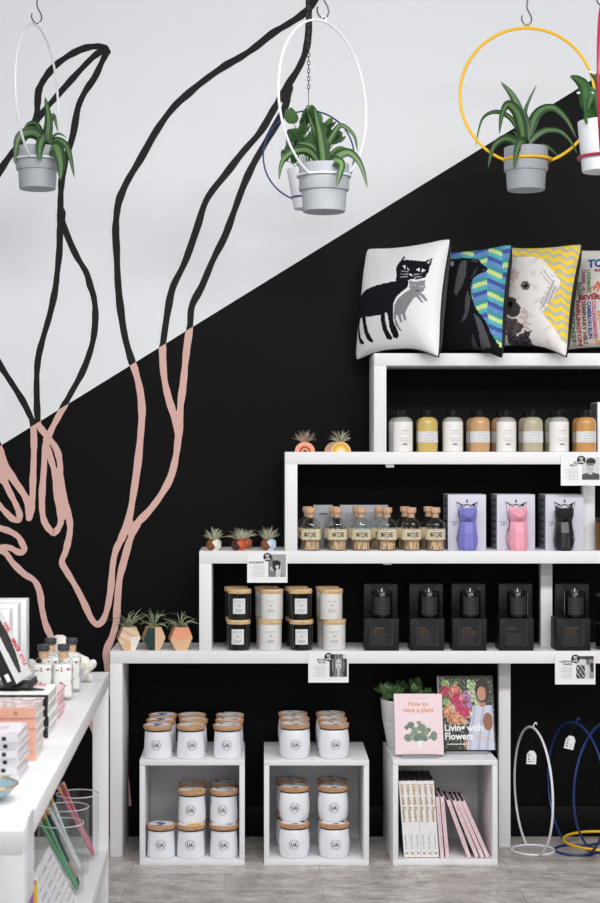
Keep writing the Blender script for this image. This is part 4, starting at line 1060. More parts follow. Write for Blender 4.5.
for (a, b_, s_) in [(294, 122, 9), (299, 136, 10), (292, 141, 8), (304, 128, 9), (309, 122, 8), (312, 116, 7), (290, 148, 7), (303, 146, 9), (318, 124, 8), (325, 128, 8), (332, 143, 9), (326, 148, 8), (314, 138, 9), (308, 154, 9), (298, 158, 9), (316, 154, 8), (336, 141, 7), (294, 162, 7), (288, 153, 6), (300, 142, 9), (286, 160, 7), (321, 136, 9), (328, 138, 8), (310, 146, 9), (296, 152, 9), (322, 150, 8), (305, 119, 7)]:
    tip = P(a, b_, 5.2 + rr.uniform(-.05, .05)) - org; base = Vector((0, 0, .11)) + Vector(((a - 309) * .0009, 0, 0))
    m_.tube(spline([base, base * .4 + tip * .6 + Vector((0, 0, .006)), tip], 3), .0014, LEAF, n=5, col=L(84, 112, 66))
    d = (tip - base).normalized() + Vector((rr.uniform(-.6, .6), -.5, rr.uniform(-.3, .4)))
    for k in range(2): paddle(m_, tip - d * .004, d + Vector((rr.uniform(-.8, .8), rr.uniform(-.2, .2), rr.uniform(-.5, .3))) * k, s_ * .0054, s_ * .0046, rr.choice([(52, 88, 50), (70, 110, 62), (88, 126, 76)]), .002)
m_.build('leaves', t)
hanger('yellow hoop hanger facing the camera, upper right', 527.5, 160, 5.25, .2165, .0745, R(3), .0048, HY, True, 'dark wire hook above the yellow hoop')
t = pot('grey pot of arching strappy leaves in the yellow hoop', 526, 160, 5.25, 'grey', .0975, .0695, .0595, .136, .122)
dracaena(t, 526, 160, 5.25, [
 ([(526, 150), (524, 138), (521, 118), (513, 97), (501, 82)], 8.5, .0), ([(525, 150), (524.5, 135), (525, 112), (529, 100), (536.5, 85)], 3.6, .03), ([(524, 150), (522, 132), (517, 113), (508, 105), (502, 116), (499.5, 134)], 9, -.07),
 ([(524, 150), (518, 130), (509, 117), (495, 112), (482, 120), (475.5, 147)], 4, .0), ([(523, 152), (516, 143), (505, 139), (494, 147), (488, 168)], 7.5, -.04), ([(528, 150), (530, 130), (538, 112), (553, 107), (567, 119), (577, 139)], 8, .04),
 ([(527, 150), (532, 139), (545, 130), (560, 131), (570, 140), (577, 153)], 5, -.03), ([(529, 151), (537, 147), (547, 146), (561, 159)], 5, .05), ([(525, 150), (523, 143), (518, 148), (514, 170)], 9.5, -.11), ([(525, 150), (519, 137), (513, 131)], 4, .05), ([(527, 150), (527.5, 130), (525, 112)], 8, .02), ([(526, 150), (530, 138), (534, 120)], 6, .03)])
hanger('crimson hoop hanger seen edge on, cut by the right picture edge', 603, 157.5, 4.7, .2175, .0690, R(75), .0042, HR, True, 'dark wire hook above the crimson hoop')
t = pot('white pot with glossy broad leaves in the crimson hoop', 603, 157.5, 4.7, 'white', .041, .0715, .059, .143, .13)
m_ = MB(); org = t.location
for pts, w, dep in [([(592, 125), (585, 105), (584, 88), (578, 80), (570, 76)], 13, -.03), ([(598, 125), (592, 104), (590, 92), (582, 88)], 14, .03), ([(592, 125), (588, 112), (585, 100), (586, 119)], 5, -.05), ([(600, 125), (598, 106), (594, 95), (588, 110)], 12, -.03), ([(604, 125), (604, 100), (598, 80), (590, 74)], 12, .05), ([(606, 125), (608, 100), (620, 85), (632, 96)], 13, -.02), ([(600, 126), (594, 118), (588, 116), (586, 124)], 12, -.06), ([(604, 125), (606, 95), (604, 72)], 12, .02), ([(606, 126), (616, 112), (628, 114)], 12, -.05), ([(600, 125), (596, 112), (590, 104)], 10, .06)]:
    q = [P(a, b_, 4.7 + dep * i / (len(pts) - 1)) - org for i, (a, b_) in enumerate(pts)]
    blade(m_, q, w * 4.7 / FPX * 1.25, (44, 82, 42), (66, 108, 56), phi=random.uniform(50, 66), n=6, base=.1)
m_.build('leaves', t)
m_ = MB()
for a, b_ in ((578.5, 93), (592, 93), (590, 72.5), (594, 73.5)): m_.lathe([(0, -.004), (.005, -.002), (.006, 0), (.004, .003), (0, .004)], WPOT, 10, P(a, b_, 4.68) - org)
m_.build('white_blobs', t)  # small white blobs set among the leaves
# ---------------- hoops standing on the floor, with price tags
def floor_hoop(label, x, Y, Rr, rr_, th, tube, m, tagpos=None, z=None):
    o = thing('standing_hoop', label, 'plant hanger', (px(x, Y), Y, tube if z is None else z), 0, 'hoop plant hangers standing on the floor')
    h = MB(); zt = hoop_mesh(h, Rr, rr_, th, tube, m); h.build('hoop', o)
    e = MB(); e.tube(spline([(0, 0, zt - .003), (.003, 0, zt + .010), (.010, 0, zt + .018), (.013, 0, zt + .010)], 4), .0022, m, n=6); e.build('eyelet', o)
    if tagpos:
        tx, ty, rot = tagpos; c = P(tx, ty, Y - .012) - o.location
        g = MB(); w, hh = .0165, .023
        poly = [(-w, -hh), (w, -hh), (w, hh * .45), (w * .45, hh), (-w * .45, hh), (-w, hh * .45)]
        g.xf = Matrix.Translation(c) @ Matrix.Rotation(R(rot), 4, 'Y')
        g.prism(poly, -.0005, .0005, PAPER); f = lambda a, b_: Vector((a, -.0009, b_))
        g.bars(-.013, -.002, -.016, .008, 4, .0035, f, INK, 'L', .5); g.bars(.001, .012, -.014, -.006, 2, .0015, f, GREYINK, 'L', .8)
        g.build('price_tag', o)
        s_ = MB(); s_.tube([c + Vector((0, 0, hh)), Vector((0, 0, zt))], .0004, INK, n=4); s_.build('tag_string', o)
    return o
floor_hoop('white hoop plant hanger standing on the floor beside the bench post', 533, 5.676, .2165, .0727, R(-81.7), .0042, HW, (531.5, 757.5, 3))
floor_hoop('blue hoop plant hanger with price tag standing on the floor', 576, 5.672, .2245, .0727, R(-74.7), .0042, HB, (570, 742.5, 14))
floor_hoop('blue hoop plant hanger at the right picture edge, without price tag', 607.5, 5.695, .2265, .0727, R(49), .0042, HB)
t = floor_hoop('yellow hoop plant hanger with wide ring lying over the blue ones', 604.5, 5.70, .188, .140, R(78.5), .0048, HY, None, .030)

# ================================================================ cushions on the topmost bench
BLACKF = mat('black_piping', (24, 24, 26), .8); BACKF = mat('grey_cushion_back', (92, 92, 98), .95, bump=.3); BACKB = mat('black_cushion_back', (30, 30, 32), .95, bump=.3)
def inv_bilinear(q):
    TL, TR, BL, BR = q
    def f(u, v):
        t_ = 1 - v
        return (TL[0] * (1 - u) * (1 - t_) + TR[0] * u * (1 - t_) + BL[0] * (1 - u) * t_ + BR[0] * u * t_, TL[1] * (1 - u) * (1 - t_) + TR[1] * u * (1 - t_) + BL[1] * (1 - u) * t_ + BR[1] * u * t_)
    return f
def cushion(label, xr, yaw, lean_, roll, colf, quad, back, N_=96, dl=0.0, W=.366, Th=.078, texts=None, Yr=5.50):
    t = thing('cushion', label, 'cushion', group='printed cushions')
    k = .085
    def edge(u, v):
        a, b_ = 2 * u - 1, 2 * v - 1
        cr_ = 1 - .035 * (a * b_) ** 10
        lowc = max(0, (.35 - v) / .35) ** 2
        drop = lowc * (.026 * max(0, (u - .6) / .4) ** 2 + dl * max(0, (.4 - u) / .4) ** 2)
        return (a * W / 2 * (1 - k * (1 - b_ * b_)) * cr_, b_ * W / 2 * (1 - k * (1 - a * a)) * cr_ - drop)
    def front(u, v, off=0.0):
        a, b_ = 2 * u - 1, 2 * v - 1; x, z = edge(u, v); h = Th * max(0, (1 - a * a) * (1 - b_ * b_)) ** .38
        h *= 1 + .05 * math.sin(5 * a + 2 * b_) * (abs(a) + abs(b_)) * .5 + .05 * math.sin(9 * math.atan2(b_, a) + 2) * min(1, a * a * b_ * b_ * 3)
        return Vector((x, -h - off, z))
    fq = inv_bilinear(quad)
    def seen(u, v):   # print shifted along the camera's view line to align from there, and slightly lowered
        p = front(u, v)
        return (p.x + p.y * .50) / W + .5, p.z / W + .535
    m_ = MB(); m_.grid(N_, N_, front, lambda u, v: colf(*fq(*seen(u, v))), FABRIC)
    if texts:
        Minv = None
        def xy2uv(X, Y):
            u, v = .5, .5
            for _ in range(10):
                x, y = fq(*seen(u, v)); e = 1e-3; xu, yu = fq(*seen(u + e, v)); xv, yv = fq(*seen(u, v + e))
                a, b_, c, d = (xu - x) / e, (xv - x) / e, (yu - y) / e, (yv - y) / e; D = a * d - b_ * c
                u += (d * (X - x) - b_ * (Y - y)) / D; v += (-c * (X - x) + a * (Y - y)) / D
            return u, v
        texts(m_, lambda X, Y: front(*[min(.999, max(.001, q)) for q in xy2uv(X, Y)], off=.0012))
    m_.build('front_panel', t)
    b2 = MB(); n = 28
    b2.grid(n, n, lambda u, v: Vector((front(1 - u, v).x, -front(1 - u, v).y, front(1 - u, v).z)), lambda u, v: (0, 0, 0), back); b2.FC = [None] * len(b2.F); b2.build('back_panel', t)
    pp = MB(); q = []
    for i in range(24): q.append(edge(i / 24, 0))
    for i in range(24): q.append(edge(1, i / 24))
    for i in range(24): q.append(edge(1 - i / 24, 1))
    for i in range(24): q.append(edge(0, 1 - i / 24))
    pp.tube([(a, 0, b_) for a, b_ in q], .0032, BLACKF, True, 6); pp.build('piping', t)
    # right edge nearest the camera at x=xr, standing on the bench, leaning back
    Rm = Matrix.Rotation(R(-yaw), 4, 'Z') @ Matrix.Rotation(R(-lean_), 4, 'X') @ Matrix.Rotation(R(roll), 4, 'Y')
    lo = Rm @ Vector((W / 2, 0, -W / 2))
    setM(t, Matrix.Translation((xr - lo.x, Yr - lo.y, Z4 + .001 - min((Rm @ Vector((s_ * W / 2, 0, -W / 2))).z for s_ in (-1, 1)))) @ Rm)
    return t
# -- cat and kitten
CAT = [(115, 365), (150, 340), (200, 325), (270, 312), (325, 303), (328, 270), (322, 235), (330, 205), (346, 182), (358, 150), (370, 178), (420, 182), (465, 187), (503, 163), (495, 200), (488, 240), (470, 280), (440, 292), (400, 295), (388, 302), (395, 320), (380, 345), (350, 370), (325, 400), (312, 430), (310, 480), (320, 540), (333, 605), (320, 615), (300, 612), (285, 560), (280, 500), (275, 480), (265, 480), (263, 520), (272, 570), (295, 612), (285, 622), (262, 618), (245, 570), (238, 520), (240, 488), (200, 493), (150, 495), (148, 520), (160, 580), (185, 628), (170, 634), (150, 620), (135, 580), (128, 530), (122, 495), (112, 500), (102, 540), (107, 600), (130, 635), (115, 642), (100, 635), (90, 600), (87, 540), (95, 490), (100, 440), (100, 395)]
KIT = [(395, 297), (410, 305), (440, 302), (472, 292), (470, 340), (462, 358), (450, 365), (470, 380), (484, 410), (472, 412), (455, 388), (443, 374), (450, 395), (466, 420), (455, 423), (438, 400), (425, 388), (405, 420), (385, 455), (374, 480), (380, 520), (370, 526), (358, 490), (350, 490), (357, 530), (347, 535), (338, 502), (328, 488), (322, 505), (328, 532), (342, 563), (354, 582), (340, 577), (318, 545), (312, 500), (318, 440), (335, 405), (370, 372), (398, 352), (396, 330)]
def near(x, y, p, d):
    return any(inpoly(x + a, y + b_, p) for a, b_ in ((d, 0), (-d, 0), (0, d), (0, -d)))
def c_cat(x, y):
    W_ = (240, 240, 242)
    if inpoly(x, y, KIT):
        if ell(x, y, 418, 328, 9, 5) or ell(x, y, 453, 330, 9, 5): return (225, 225, 225) if abs(x - 418) > 3 and abs(x - 453) > 3 else (40, 40, 42)
        if ell(x, y, 434, 355, 10, 4): return (50, 50, 54)
        return (140, 140, 145)
    if near(x, y, KIT, 5): return W_
    if inpoly(x, y, CAT):
        if inpoly(x, y, [(356, 215), (376, 212), (394, 240), (374, 240)]): return W_ if abs(x - 377) > 5 else (26, 28, 32)
        if inpoly(x, y, [(426, 235), (448, 224), (474, 240), (448, 250)]): return W_ if abs(x - 449) > 5 else (26, 28, 32)
        if inpoly(x, y, [(394, 262), (412, 262), (403, 276)]): return W_
        if inpoly(x, y, [(355, 182), (360, 162), (368, 182)]) or inpoly(x, y, [(476, 192), (496, 174), (488, 200)]): return (200, 200, 205)
        for k in range(3):
            if 348 < x < 388 and abs(y - (250 + k * 14 + (x - 388) * (k - 1) * -.12)) < 2.0: return (190, 190, 195)
            if 412 < x < 455 and abs(y - (268 + k * 9 + (x - 412) * (k - 1) * .25)) < 2.0: return (190, 190, 195)
        return (26, 28, 34)
    return W_
cushion('white cushion printed with a black cat and grey kitten', px(440.5, 5.50), 47, 8.5, 0.0, c_cat, ((130, 95), (580, 55), (55, 715), (540, 700)), BACKF, 124, .02, .388)
DOG = [(-200, 860), (-120, 170), (40, 180), (130, 173), (200, 176), (236, 184), (256, 215), (290, 240), (298, 258), (280, 274), (245, 290), (210, 320), (192, 370), (195, 430), (215, 510), (245, 560), (285, 620), (310, 690), (350, 760), (395, 830), (380, 860)]
DG = [([(130, 190), (165, 195), (160, 300), (140, 370), (100, 440), (85, 420), (95, 330), (115, 230)], (84, 84, 90)), ([(170, 400), (190, 450), (185, 520), (160, 590), (120, 625), (150, 560), (155, 480)], (78, 78, 84)), ([(205, 550), (250, 600), (280, 680), (305, 780), (240, 785), (235, 680)], (84, 84, 92)), ([(190, 680), (206, 740), (212, 785), (178, 785)], (66, 66, 72)), ([(238, 235), (225, 280), (195, 330), (210, 270)], (66, 66, 74)), ([(262, 255), (288, 252), (274, 268)], (96, 96, 104)), ([(180, 178), (225, 186), (236, 208), (200, 200)], (70, 68, 86)), ([(55, 195), (75, 195), (78, 225), (62, 235)], (170, 170, 176))]
def c_bdog(x, y):
    x -= 34; y -= 8
    if inpoly(x, y, DOG):
        for p, c in DG:
            if inpoly(x, y, p): return c
        return (24, 24, 28)
    col = math.floor((x + 60) / 88); fx = (x + 60) / 88 - col
    s = 1 if col % 2 == 0 else -1
    k = math.floor((y - s * (fx - .5) * 36 + col * 19) / 31)
    return [(92, 178, 190), (70, 92, 160), (104, 142, 200), (72, 150, 158), (200, 222, 142)][(k + col * 2) % 5]
cushion('blue geometric cushion printed with a black dog', px(503.5, 5.50), 46, 7.5, 0.5, c_bdog, ((-84, 129), (470, 90), (-168, 838), (405, 830)), BACKB, 110)
WD = [(-160, 800), (-60, 190), (60, 158), (120, 148), (200, 150), (260, 170), (290, 210), (330, 250), (360, 300), (350, 352), (320, 402), (280, 462), (250, 502), (270, 540), (312, 592), (345, 660), (380, 690), (420, 740), (420, 800)]
def c_wdog(x, y):
    x -= 40; y -= 28
    if not inpoly(x, y, WD):
        zz = 14 * abs(((x + 20) / 38) % 2 - 1) * 2
        return (248, 212, 66) if ((y + zz - x * .18) / 26) % 2 < 1.1 else (188, 190, 178)
    j = 8 * math.sin(x * .11 + y * .05) + 6 * math.sin(y * .17 - x * .07)
    if ell(x, y, 152, 340, 15, 16): return (24, 22, 24) if not ell(x, y, 147, 333, 4, 4) else (210, 210, 210)
    if ell(x, y, 152, 342, 29, 30): return (120, 110, 110)
    if ell(x, y, 55, 460, 16, 22): return (20, 20, 22)
    if inpoly(x + j * .6, y, [(20, 405), (80, 420), (110, 460), (116, 500), (100, 532), (60, 540), (20, 520)]): return (78, 74, 78)
    if inpoly(x + j, y, [(20, 540), (100, 555), (132, 600), (86, 640), (20, 655)]): return (112, 102, 104) if j > 0 else (88, 80, 82)
    if inpoly(x, y + j, [(20, 645), (120, 640), (184, 608), (155, 660), (190, 735), (20, 740)]): return (52, 50, 54) if math.sin(x * .06 + j * .3) > -.6 else (104, 98, 102)
    if inpoly(x + j, y, [(236, 440), (262, 400), (290, 330), (330, 290), (338, 370), (292, 440), (240, 505)]): return (176, 168, 170) if math.sin(x * .3 + y * .12) > .1 else (216, 209, 209)
    if inpoly(x + j, y, [(250, 230), (300, 260), (330, 320), (290, 330), (262, 290)]) and math.sin(x * .22 - y * .16) > .25: return (196, 188, 188)
    if inpoly(x + j, y + j, [(70, 230), (110, 250), (112, 300), (60, 330), (50, 280)]): return (222, 200, 192)
    if inpoly(x + j, y + j, [(140, 480), (170, 520), (160, 600), (200, 640), (140, 610), (118, 560)]): return (214, 200, 196)
    if math.sin(x * .045 + 2 * math.sin(y * .03)) * math.sin(y * .037 + 1.3) > .72: return (228, 220, 218)
    return (241, 237, 235)
cushion('yellow zigzag cushion printed with a pale fluffy dog', px(568.5, 5.50), 46, 7.5, 4.0, c_wdog, ((-30, 100), (535, 98), (-120, 780), (415, 775)), BACKB, 110)
RED = mat('red_print', (196, 52, 50), .9); MAG = mat('magenta_print', (170, 84, 130), .9); GRNI = mat('green_print', (96, 142, 88), .9); BLU = mat('blue_print', (54, 92, 164), .9); BRN = mat('brown_print', (136, 92, 66), .9); DRED = mat('dark_red_print', (168, 38, 52), .9); PNK = mat('pink_print', (214, 94, 148), .9); ORG = mat('orange_print', (226, 120, 60), .9)
def c_word(x, y):
    if (ell(x, y, 572, 360, 25, 28) and not ell(x, y, 572, 360, 18, 21)) or ell(x, y, 572, 360, 5, 6): return (226, 104, 66)
    if inpoly(x, y, [(560, 360), (592, 300), (600, 300), (612, 360), (604, 362), (590, 322), (572, 366)]): return (226, 104, 66)
    if (ell(x, y, 650, 360, 25, 28) and not ell(x, y, 650, 360, 18, 21)): return (226, 104, 66)
    if x > 560 and 560 < y < 720 and (y > 700 - abs(x - 640) * .2 or (x - 560) % 36 < 12): return (232, 190, 128)
    if x > 585 and 500 < y < 560: return (236, 200, 150) if (y // 12) % 2 else (224, 170, 110)
    return (232, 228, 222)
def t_word(m_, S_):
    def vert(s, x, y0, y1, m, bold=.04):
        vs, fs, a, b_ = text2d(s, bold); sc = (y1 - y0) / (b_ - a)
        hh = 24 / .72
        m_.add([S_(x - 12 + vy * hh, y0 + (vx - a) * sc) for vx, vy in vs], fs, m)
    def horiz(s, x0, x1, y, hgt, m, bold=.05):
        vs, fs, a, b_ = text2d(s, bold); sc = (x1 - x0) / (b_ - a)
        m_.add([S_(x0 + (vx - a) * sc, y - vy * hgt / .72) for vx, vy in vs], fs, m)
    horiz('TORCH', 530, 760, 198, 58, BLU); horiz('RIVERS', 575, 690, 232, 18, RED)
    def vdown(s, x, y0, y1, m):   # reading downwards
        vs, fs, a, b_ = text2d(s, .04); sc = (y1 - y0) / (b_ - a); hh = 24 / .72
        m_.add([S_(x - 12 + vy * hh, y0 + (vx - a) * sc) for vx, vy in vs], [f[::-1] for f in fs], m)
    vdown('CHAPEL HILL', 508, 208, 388, MAG); vdown('LANDMARK', 540, 215, 385, GRNI)
    horiz('BEVERLEY', 478, 680, 424, 34, DRED)
    vdown('FAIRLINGTON', 474, 428, 722, RED); vdown('SEMINARY HILL', 508, 432, 722, BRN); vdown('CAMERON RUN', 540, 436, 680, BLU); vdown('COLLINGWOOD', 570, 436, 680, PNK); vdown('RIDGE', 440, 500, 722, GRNI); vdown('PARK', 480, 300, 400, GRNI)
cushion('cream cushion printed all over with coloured words, rightmost', px(646, 5.50), 46, 7.5, 2.0, c_word, ((380, 48), (930, 60), (312, 780), (840, 780)), BACKB, 100, texts=t_word)
# ================================================================ long white table at the left
TZ = 0.740
TBY, TFY = 4.75, 2.756
tR = math.atan2(.045, TBY - TFY)                       # the table is turned a touch
TW = .62; TL_ = math.hypot(TBY - TFY, .045)
tab = thing('display_table', 'long white table with a lower shelf in the left foreground', 'table', (-.4490, TBY, 0), tR)
def tbx(name, x0, x1, y0, y1, z0, z1):
    m_ = MB(); m_.bb(x0, x1, y0, y1, z0, z1, WHITE, .0015); return m_.build(name, tab)
tbx('table_top', -TW, 0, -TL_, 0, TZ - .040, TZ)
for x in (-TW, -.044):
    for y in (-TL_, -.044): tbx('leg', x, x + .044, y, y + .044, 0, TZ - .040)
LZ = .242
tbx('lower_shelf', -TW + .044, -.0004, -TL_ + .0446, -.0446, LZ - .040, LZ)
def TX(x, Y): return px(x, Y)
REDI = mat('red_cover_print', (226, 62, 58), .5); PNKI = mat('coral_cover_print', (246, 120, 128), .5); BLKC = mat('black_cover', (32, 31, 33), .4); PEACH = (240, 182, 160)
def flat(o, xr, Y, z, yaw=0.0):     # spine to the camera, front cover up; right front lower corner at xr, Y, z
    setM(o, Matrix.Translation((xr, Y, z)) @ Matrix.Rotation(R(yaw), 4, 'Z') @ Matrix.Rotation(R(-90), 4, 'Y'))
def flatM(xr, Y, z, yaw=0.0): return Matrix.Translation((xr, Y, z)) @ Matrix.Rotation(R(yaw), 4, 'Z') @ Matrix.Rotation(R(-90), 4, 'Y')
# small white books
def sp_white(c, h, d, t):
    c.add([(t * .28, -.0004, .022), (t * .28, -.0004, .030), (t * .78, -.0004, .030), (t * .78, -.0004, .022)], [[0, 1, 2, 3]], BLKC)
    c.bars(-.15, -.06, t * .4, t * .4, 1, .003, lambda x, y: Vector((y, -.0004, -x)), GREYINK, 'L', .9)
def mk_small(): return book('book', None, .19, .15, .0148, (236, 236, 238), (222, 214, 222), lambda u, v: (222, 216, 224) if (math.sin(u * 9 + v * 14) + math.sin(v * 23 - u * 5)) < .9 else (206, 190, 204), 16, 20, spinefn=sp_white)
wd = ['bottom', 'second from bottom', 'third from bottom', 'fourth from bottom', 'fifth from bottom', 'topmost']
for i in range(6):
    place('smallbook', mk_small, None, 'small white book with black spine mark in the nearest stack, %s' % wd[i], 'nearest stack of white books', Mx=flatM(-.4735 + (.002, -.001, .0015, 0, .002, 0)[i], 3.156 + (.004, .0, .003, .001, .004, 0)[i], TZ + .0006 + i * .0152, (0, .8, -.5, .4, 0, .6)[i]))
def sp_peach(c, h, d, t):
    q = .005; e = lambda x, y: Vector((t * .5 + y, -.0004, .040 + x))
    c.add([e(q * math.cos(a) * (1 if k % 2 else .55), q * math.sin(a) * (1 if k % 2 else .55)) for k, a in enumerate([2 * math.pi * k / 10 for k in range(10)])], [list(range(10))], GOLD)
def cov_hair(u, v):
    s = math.sin(u * 17 + math.sin(v * 11) * 2.2) + .5 * math.sin(u * 43 + v * 8)
    return (206, 190, 190) if s > .4 else ((150, 132, 136) if s > -.3 else (224, 206, 206))
def mk_peach(): return book('book', None, .21, .145, .0215, PEACH, (226, 214, 214), cov_hair, 24, 30, spinefn=sp_peach)
for i in range(5):
    place('peachbook', mk_peach, None, 'peach spined book with small gold emblem, %s of five in its stack' % (wd[i] if i < 4 else 'topmost'), 'stack of peach books', Mx=flatM(-.4698 + (.001, -.001, .0012, 0, .0)[i], 3.374 + (.003, 0, .002, .001, 0)[i], TZ + .0006 + i * .0219, (.5, -.4, .3, 0, .2)[i]))
def sp_bw(c, h, d, t):
    c.text('ODD GLORY', .0135, lambda x, y: Vector((t * .5 - .0048 + y, -.0005, h * .62 - x)), REDI, 'C', .03, .8)
    c.add([(t * .3, -.0005, .012), (t * .3, -.0005, .030), (t * .7, -.0005, .030), (t * .7, -.0005, .012)], [[0, 1, 2, 3]], PAPER)
def cov_bw(u, v):
    # a black sweep of hair on white with coral lettering blocks
    c = .34 + .20 * math.sin(v * 2.4 + .3); w = .20 * math.sin(min(1, max(0, v)) * math.pi) + .03
    if abs(u - c) < w and v > .08: return (30, 29, 31) if math.sin(u * 70 + v * 9) > -.55 else (84, 82, 84)
    return (238, 238, 240)
def cf_bw(c, h, d, t):
    f = lambda x, y: Vector((t + .0009, x, y))
    for k, s_ in enumerate(('HAIR', 'GRACE', 'STYLE')): c.text(s_, .044, lambda x, y: f(d * .80 + y, h * (.66 - .2 * k) - x), PNKI if k != 1 else REDI, 'L', .07, .23)
def mk_bw(): return book('book', None, .205, .175, .0235, (34, 33, 35), (232, 232, 234), cov_bw, 40, 48, spinefn=sp_bw, coverfn=cf_bw)
for i in range(4):
    place('bwbook', mk_bw, None, 'black and white hair book with red spine lettering lying flat, %s of four' % ('bottom', 'second from bottom', 'third from bottom', 'topmost')[i], 'stack of black and white books', Mx=flatM(-.4792 + (.0, .001, -.001, 0)[i], 3.644 + (0, .003, .001, 0)[i], TZ + .0006 + i * .0240, (.3, -.3, .5, .2)[i]))
def mk_coral(): return book('book', None, .18, .15, .013, (244, 214, 216), (238, 206, 210), None, pages=mat('pink_tinted_pages', (226, 196, 200), .8, noise=(70, (216, 168, 178), (1, 1, 30))))
for i in range(5):
    place('coralbook', mk_coral, None, 'pale pink book behind the black and white stack, %s of five' % (wd[i] if i < 4 else 'topmost'), 'low stack of pale pink books', Mx=flatM(-.487 + (.0, .002, -.001, .001, 0)[i], 3.865 + (0, .003, .001, .002, 0)[i], TZ + .0006 + i * .0134, (.3, -.5, .5, .2, 0)[i]))
# leaning copy on an easel on top of the black and white stack
ez = TZ + .0006 + 4 * .0240 + .0006
lb = dup_tree(PROTO['bwbook']); lb['label'] = 'black and white hair book leaning on an easel above its flat stack'; lb['group'] = 'black and white hair books on show'
La = -26
LX = -.556
Mx = Matrix.Translation((LX, 3.690, ez + .006)) @ Matrix.Rotation(R(-3), 4, 'Z') @ Matrix.Rotation(R(La), 4, 'Y') @ Matrix.Translation((-.0235, 0, 0))
zmin = min((Mx @ Vector((a, 0, 0))).z for a in (0, .0235)); Mx = Matrix.Translation((0, 0, ez + .006 - zmin)) @ Mx
setM(lb, Mx)
t = thing('book_easel', 'dark easel under the leaning black and white book', 'easel', (LX, 3.78, ez))
m_ = MB(); m_.bb(-.09, .028, -.06, .06, 0, .0055, BLKC, .0006); m_.bb(.022, .026, -.055, .055, .005, .016, BLKC, .0006); m_.build('base', t)
m_ = MB(); rot = Matrix.Rotation(R(La), 4, 'Y'); m_.box(Vector((-.027, 0, .006)) + rot.to_3x3() @ Vector((-.0055, 0, .07)), (.004, .08, .13), BLKC, .0006, 1, rot); m_.build('back_rest', t)
# tall white cartons
for i, (x, Y, yt, nm) in enumerate(((9.0, 3.98, 611, 'nearest'), (17.5, 4.12, 605, 'middle'), (26.0, 4.28, 600.5, 'farthest'))):
    zt = pz(yt, Y)
    t = thing('slim_carton', 'tall slim white carton standing behind the leaning book, %s of three' % nm, 'box', (px(x, Y), Y, TZ + .0004), R(2), 'tall white cartons')
    m_ = MB(); m_.bb(-.2, 0, 0, .075, 0, zt - TZ, mat('white_carton', (236, 237, 241), .5), .001)
    g = lambda a, b_: Vector((.0006, .037 + b_, (zt - TZ) * .72 - a))
    m_.bars(0, .07, -.006, .006, 2, .003, g, GREYINK, 'L', .7); m_.build('carton', t)
# bath salt bottles
SALT = mat('white_bath_salt', (240, 238, 236), .85, noise=(300, (228, 224, 222), (1, 1, 1))); PETAL = mat('dried_rose_petal', (134, 60, 66), .8, noise=(60, (196, 120, 120), (1, 1, 1)))
GREENG = glass('greenish_bottle_glass', (253, 255, 254), .5); NAVYCAP = mat('charcoal_cap', (58, 60, 66), .5)
def make_salt():
    t = thing('salt_bottle', None, 'bottle')
    w = .0245
    m_ = MB(); m_.lathe([(w * .86, 0), (w * .97, .0015), (w, .006), (w, .092), (w * .95, .098), (w * .8, .103), (.0155, .106), (.0125, .109), (.0125, .124), (.0135, .1245)], GREENG, 48, sq=7); m_.build('glass_body', t)
    m_ = MB(); m_.lathe([(w * .84, .009), (w * .92, .011), (w * .92, .088), (w * .85, .0905), (0, .091)], SALT, 48, sq=7)
    rr3 = random.Random(4)
    for k in range(22):
        face = k % 2; a, b_ = rr3.uniform(-.019, .019), rr3.choice([rr3.uniform(.076, .086), rr3.uniform(.018, .056)])
        s_ = rr3.uniform(.0018, .0055); poly = [(s_ * rr3.uniform(.5, 1.2) * math.cos(q), s_ * rr3.uniform(.5, 1.2) * math.sin(q)) for q in [2 * math.pi * j / 7 for j in range(7)]]
        pt = (lambda u, v: (a + u, -w * .94, b_ + v)) if face == 0 else (lambda u, v: (w * .94, a + u, b_ + v))
        m_.add([pt(u, v) for u, v in poly], [list(range(7))], PETAL)
    m_.build('bath_salt', t)
    m_ = MB(); m_.lathe([(.0105, .105), (.0115, .1285)], CORK, 20); m_.build('cork_plug', t)
    m_ = MB(); m_.lathe([(.0138, .1252), (.0152, .1262), (.0155, .128), (.0155, .1395), (.0148, .1408), (.0, .141)], NAVYCAP, 28); m_.build('cap', t)
    return t
for x, Y, lab in ((63.6, 4.22, 'square bath salt bottle with petals, front right of four'), (43.4, 4.215, 'square bath salt bottle with petals, front left of four'), (71.8, 4.36, 'square bath salt bottle with dark cap, rear right of four'), (50.8, 4.36, 'square bath salt bottle with dark cap, rear left of four')):
    place('salt', make_salt, (px(x, Y), Y, TZ + .0004), lab, 'bath salt bottles on the table', tR)
# white shells beside them
SHELL = mat('white_coral', (232, 228, 222), .8, noise=(80, (214, 208, 200), (1, 1, 1)), bump=.4)
def coral(label, x, Y, s_, seed, spikes, hgt):
    rr4 = random.Random(seed); bm = bmesh.new(); bmesh.ops.create_icosphere(bm, subdivisions=4, radius=1)
    dirs = [Vector((rr4.uniform(-1, 1), rr4.uniform(-1, 1), rr4.uniform(-.35, 1))).normalized() for _ in range(spikes)]
    for v in bm.verts:
        d = v.co.normalized(); b_ = .45 + sum(.85 * max(0, (d.dot(q) - .70) / .30) ** 1.8 for q in dirs); v.co = d * b_; v.co.z *= hgt
    zm = min(v.co.z for v in bm.verts)
    m_ = MB(); bm.verts.index_update(); m_.add([(v.co.x * s_, v.co.y * s_, (v.co.z - zm) * s_) for v in bm.verts], [[v.index for v in f.verts] for f in bm.faces], SHELL); bm.free()
    o = m_.build('coral_ornament'); o.location = (px(x, Y), Y, TZ + .0003); return tag(o, label, 'ornament', 'white coral ornaments')
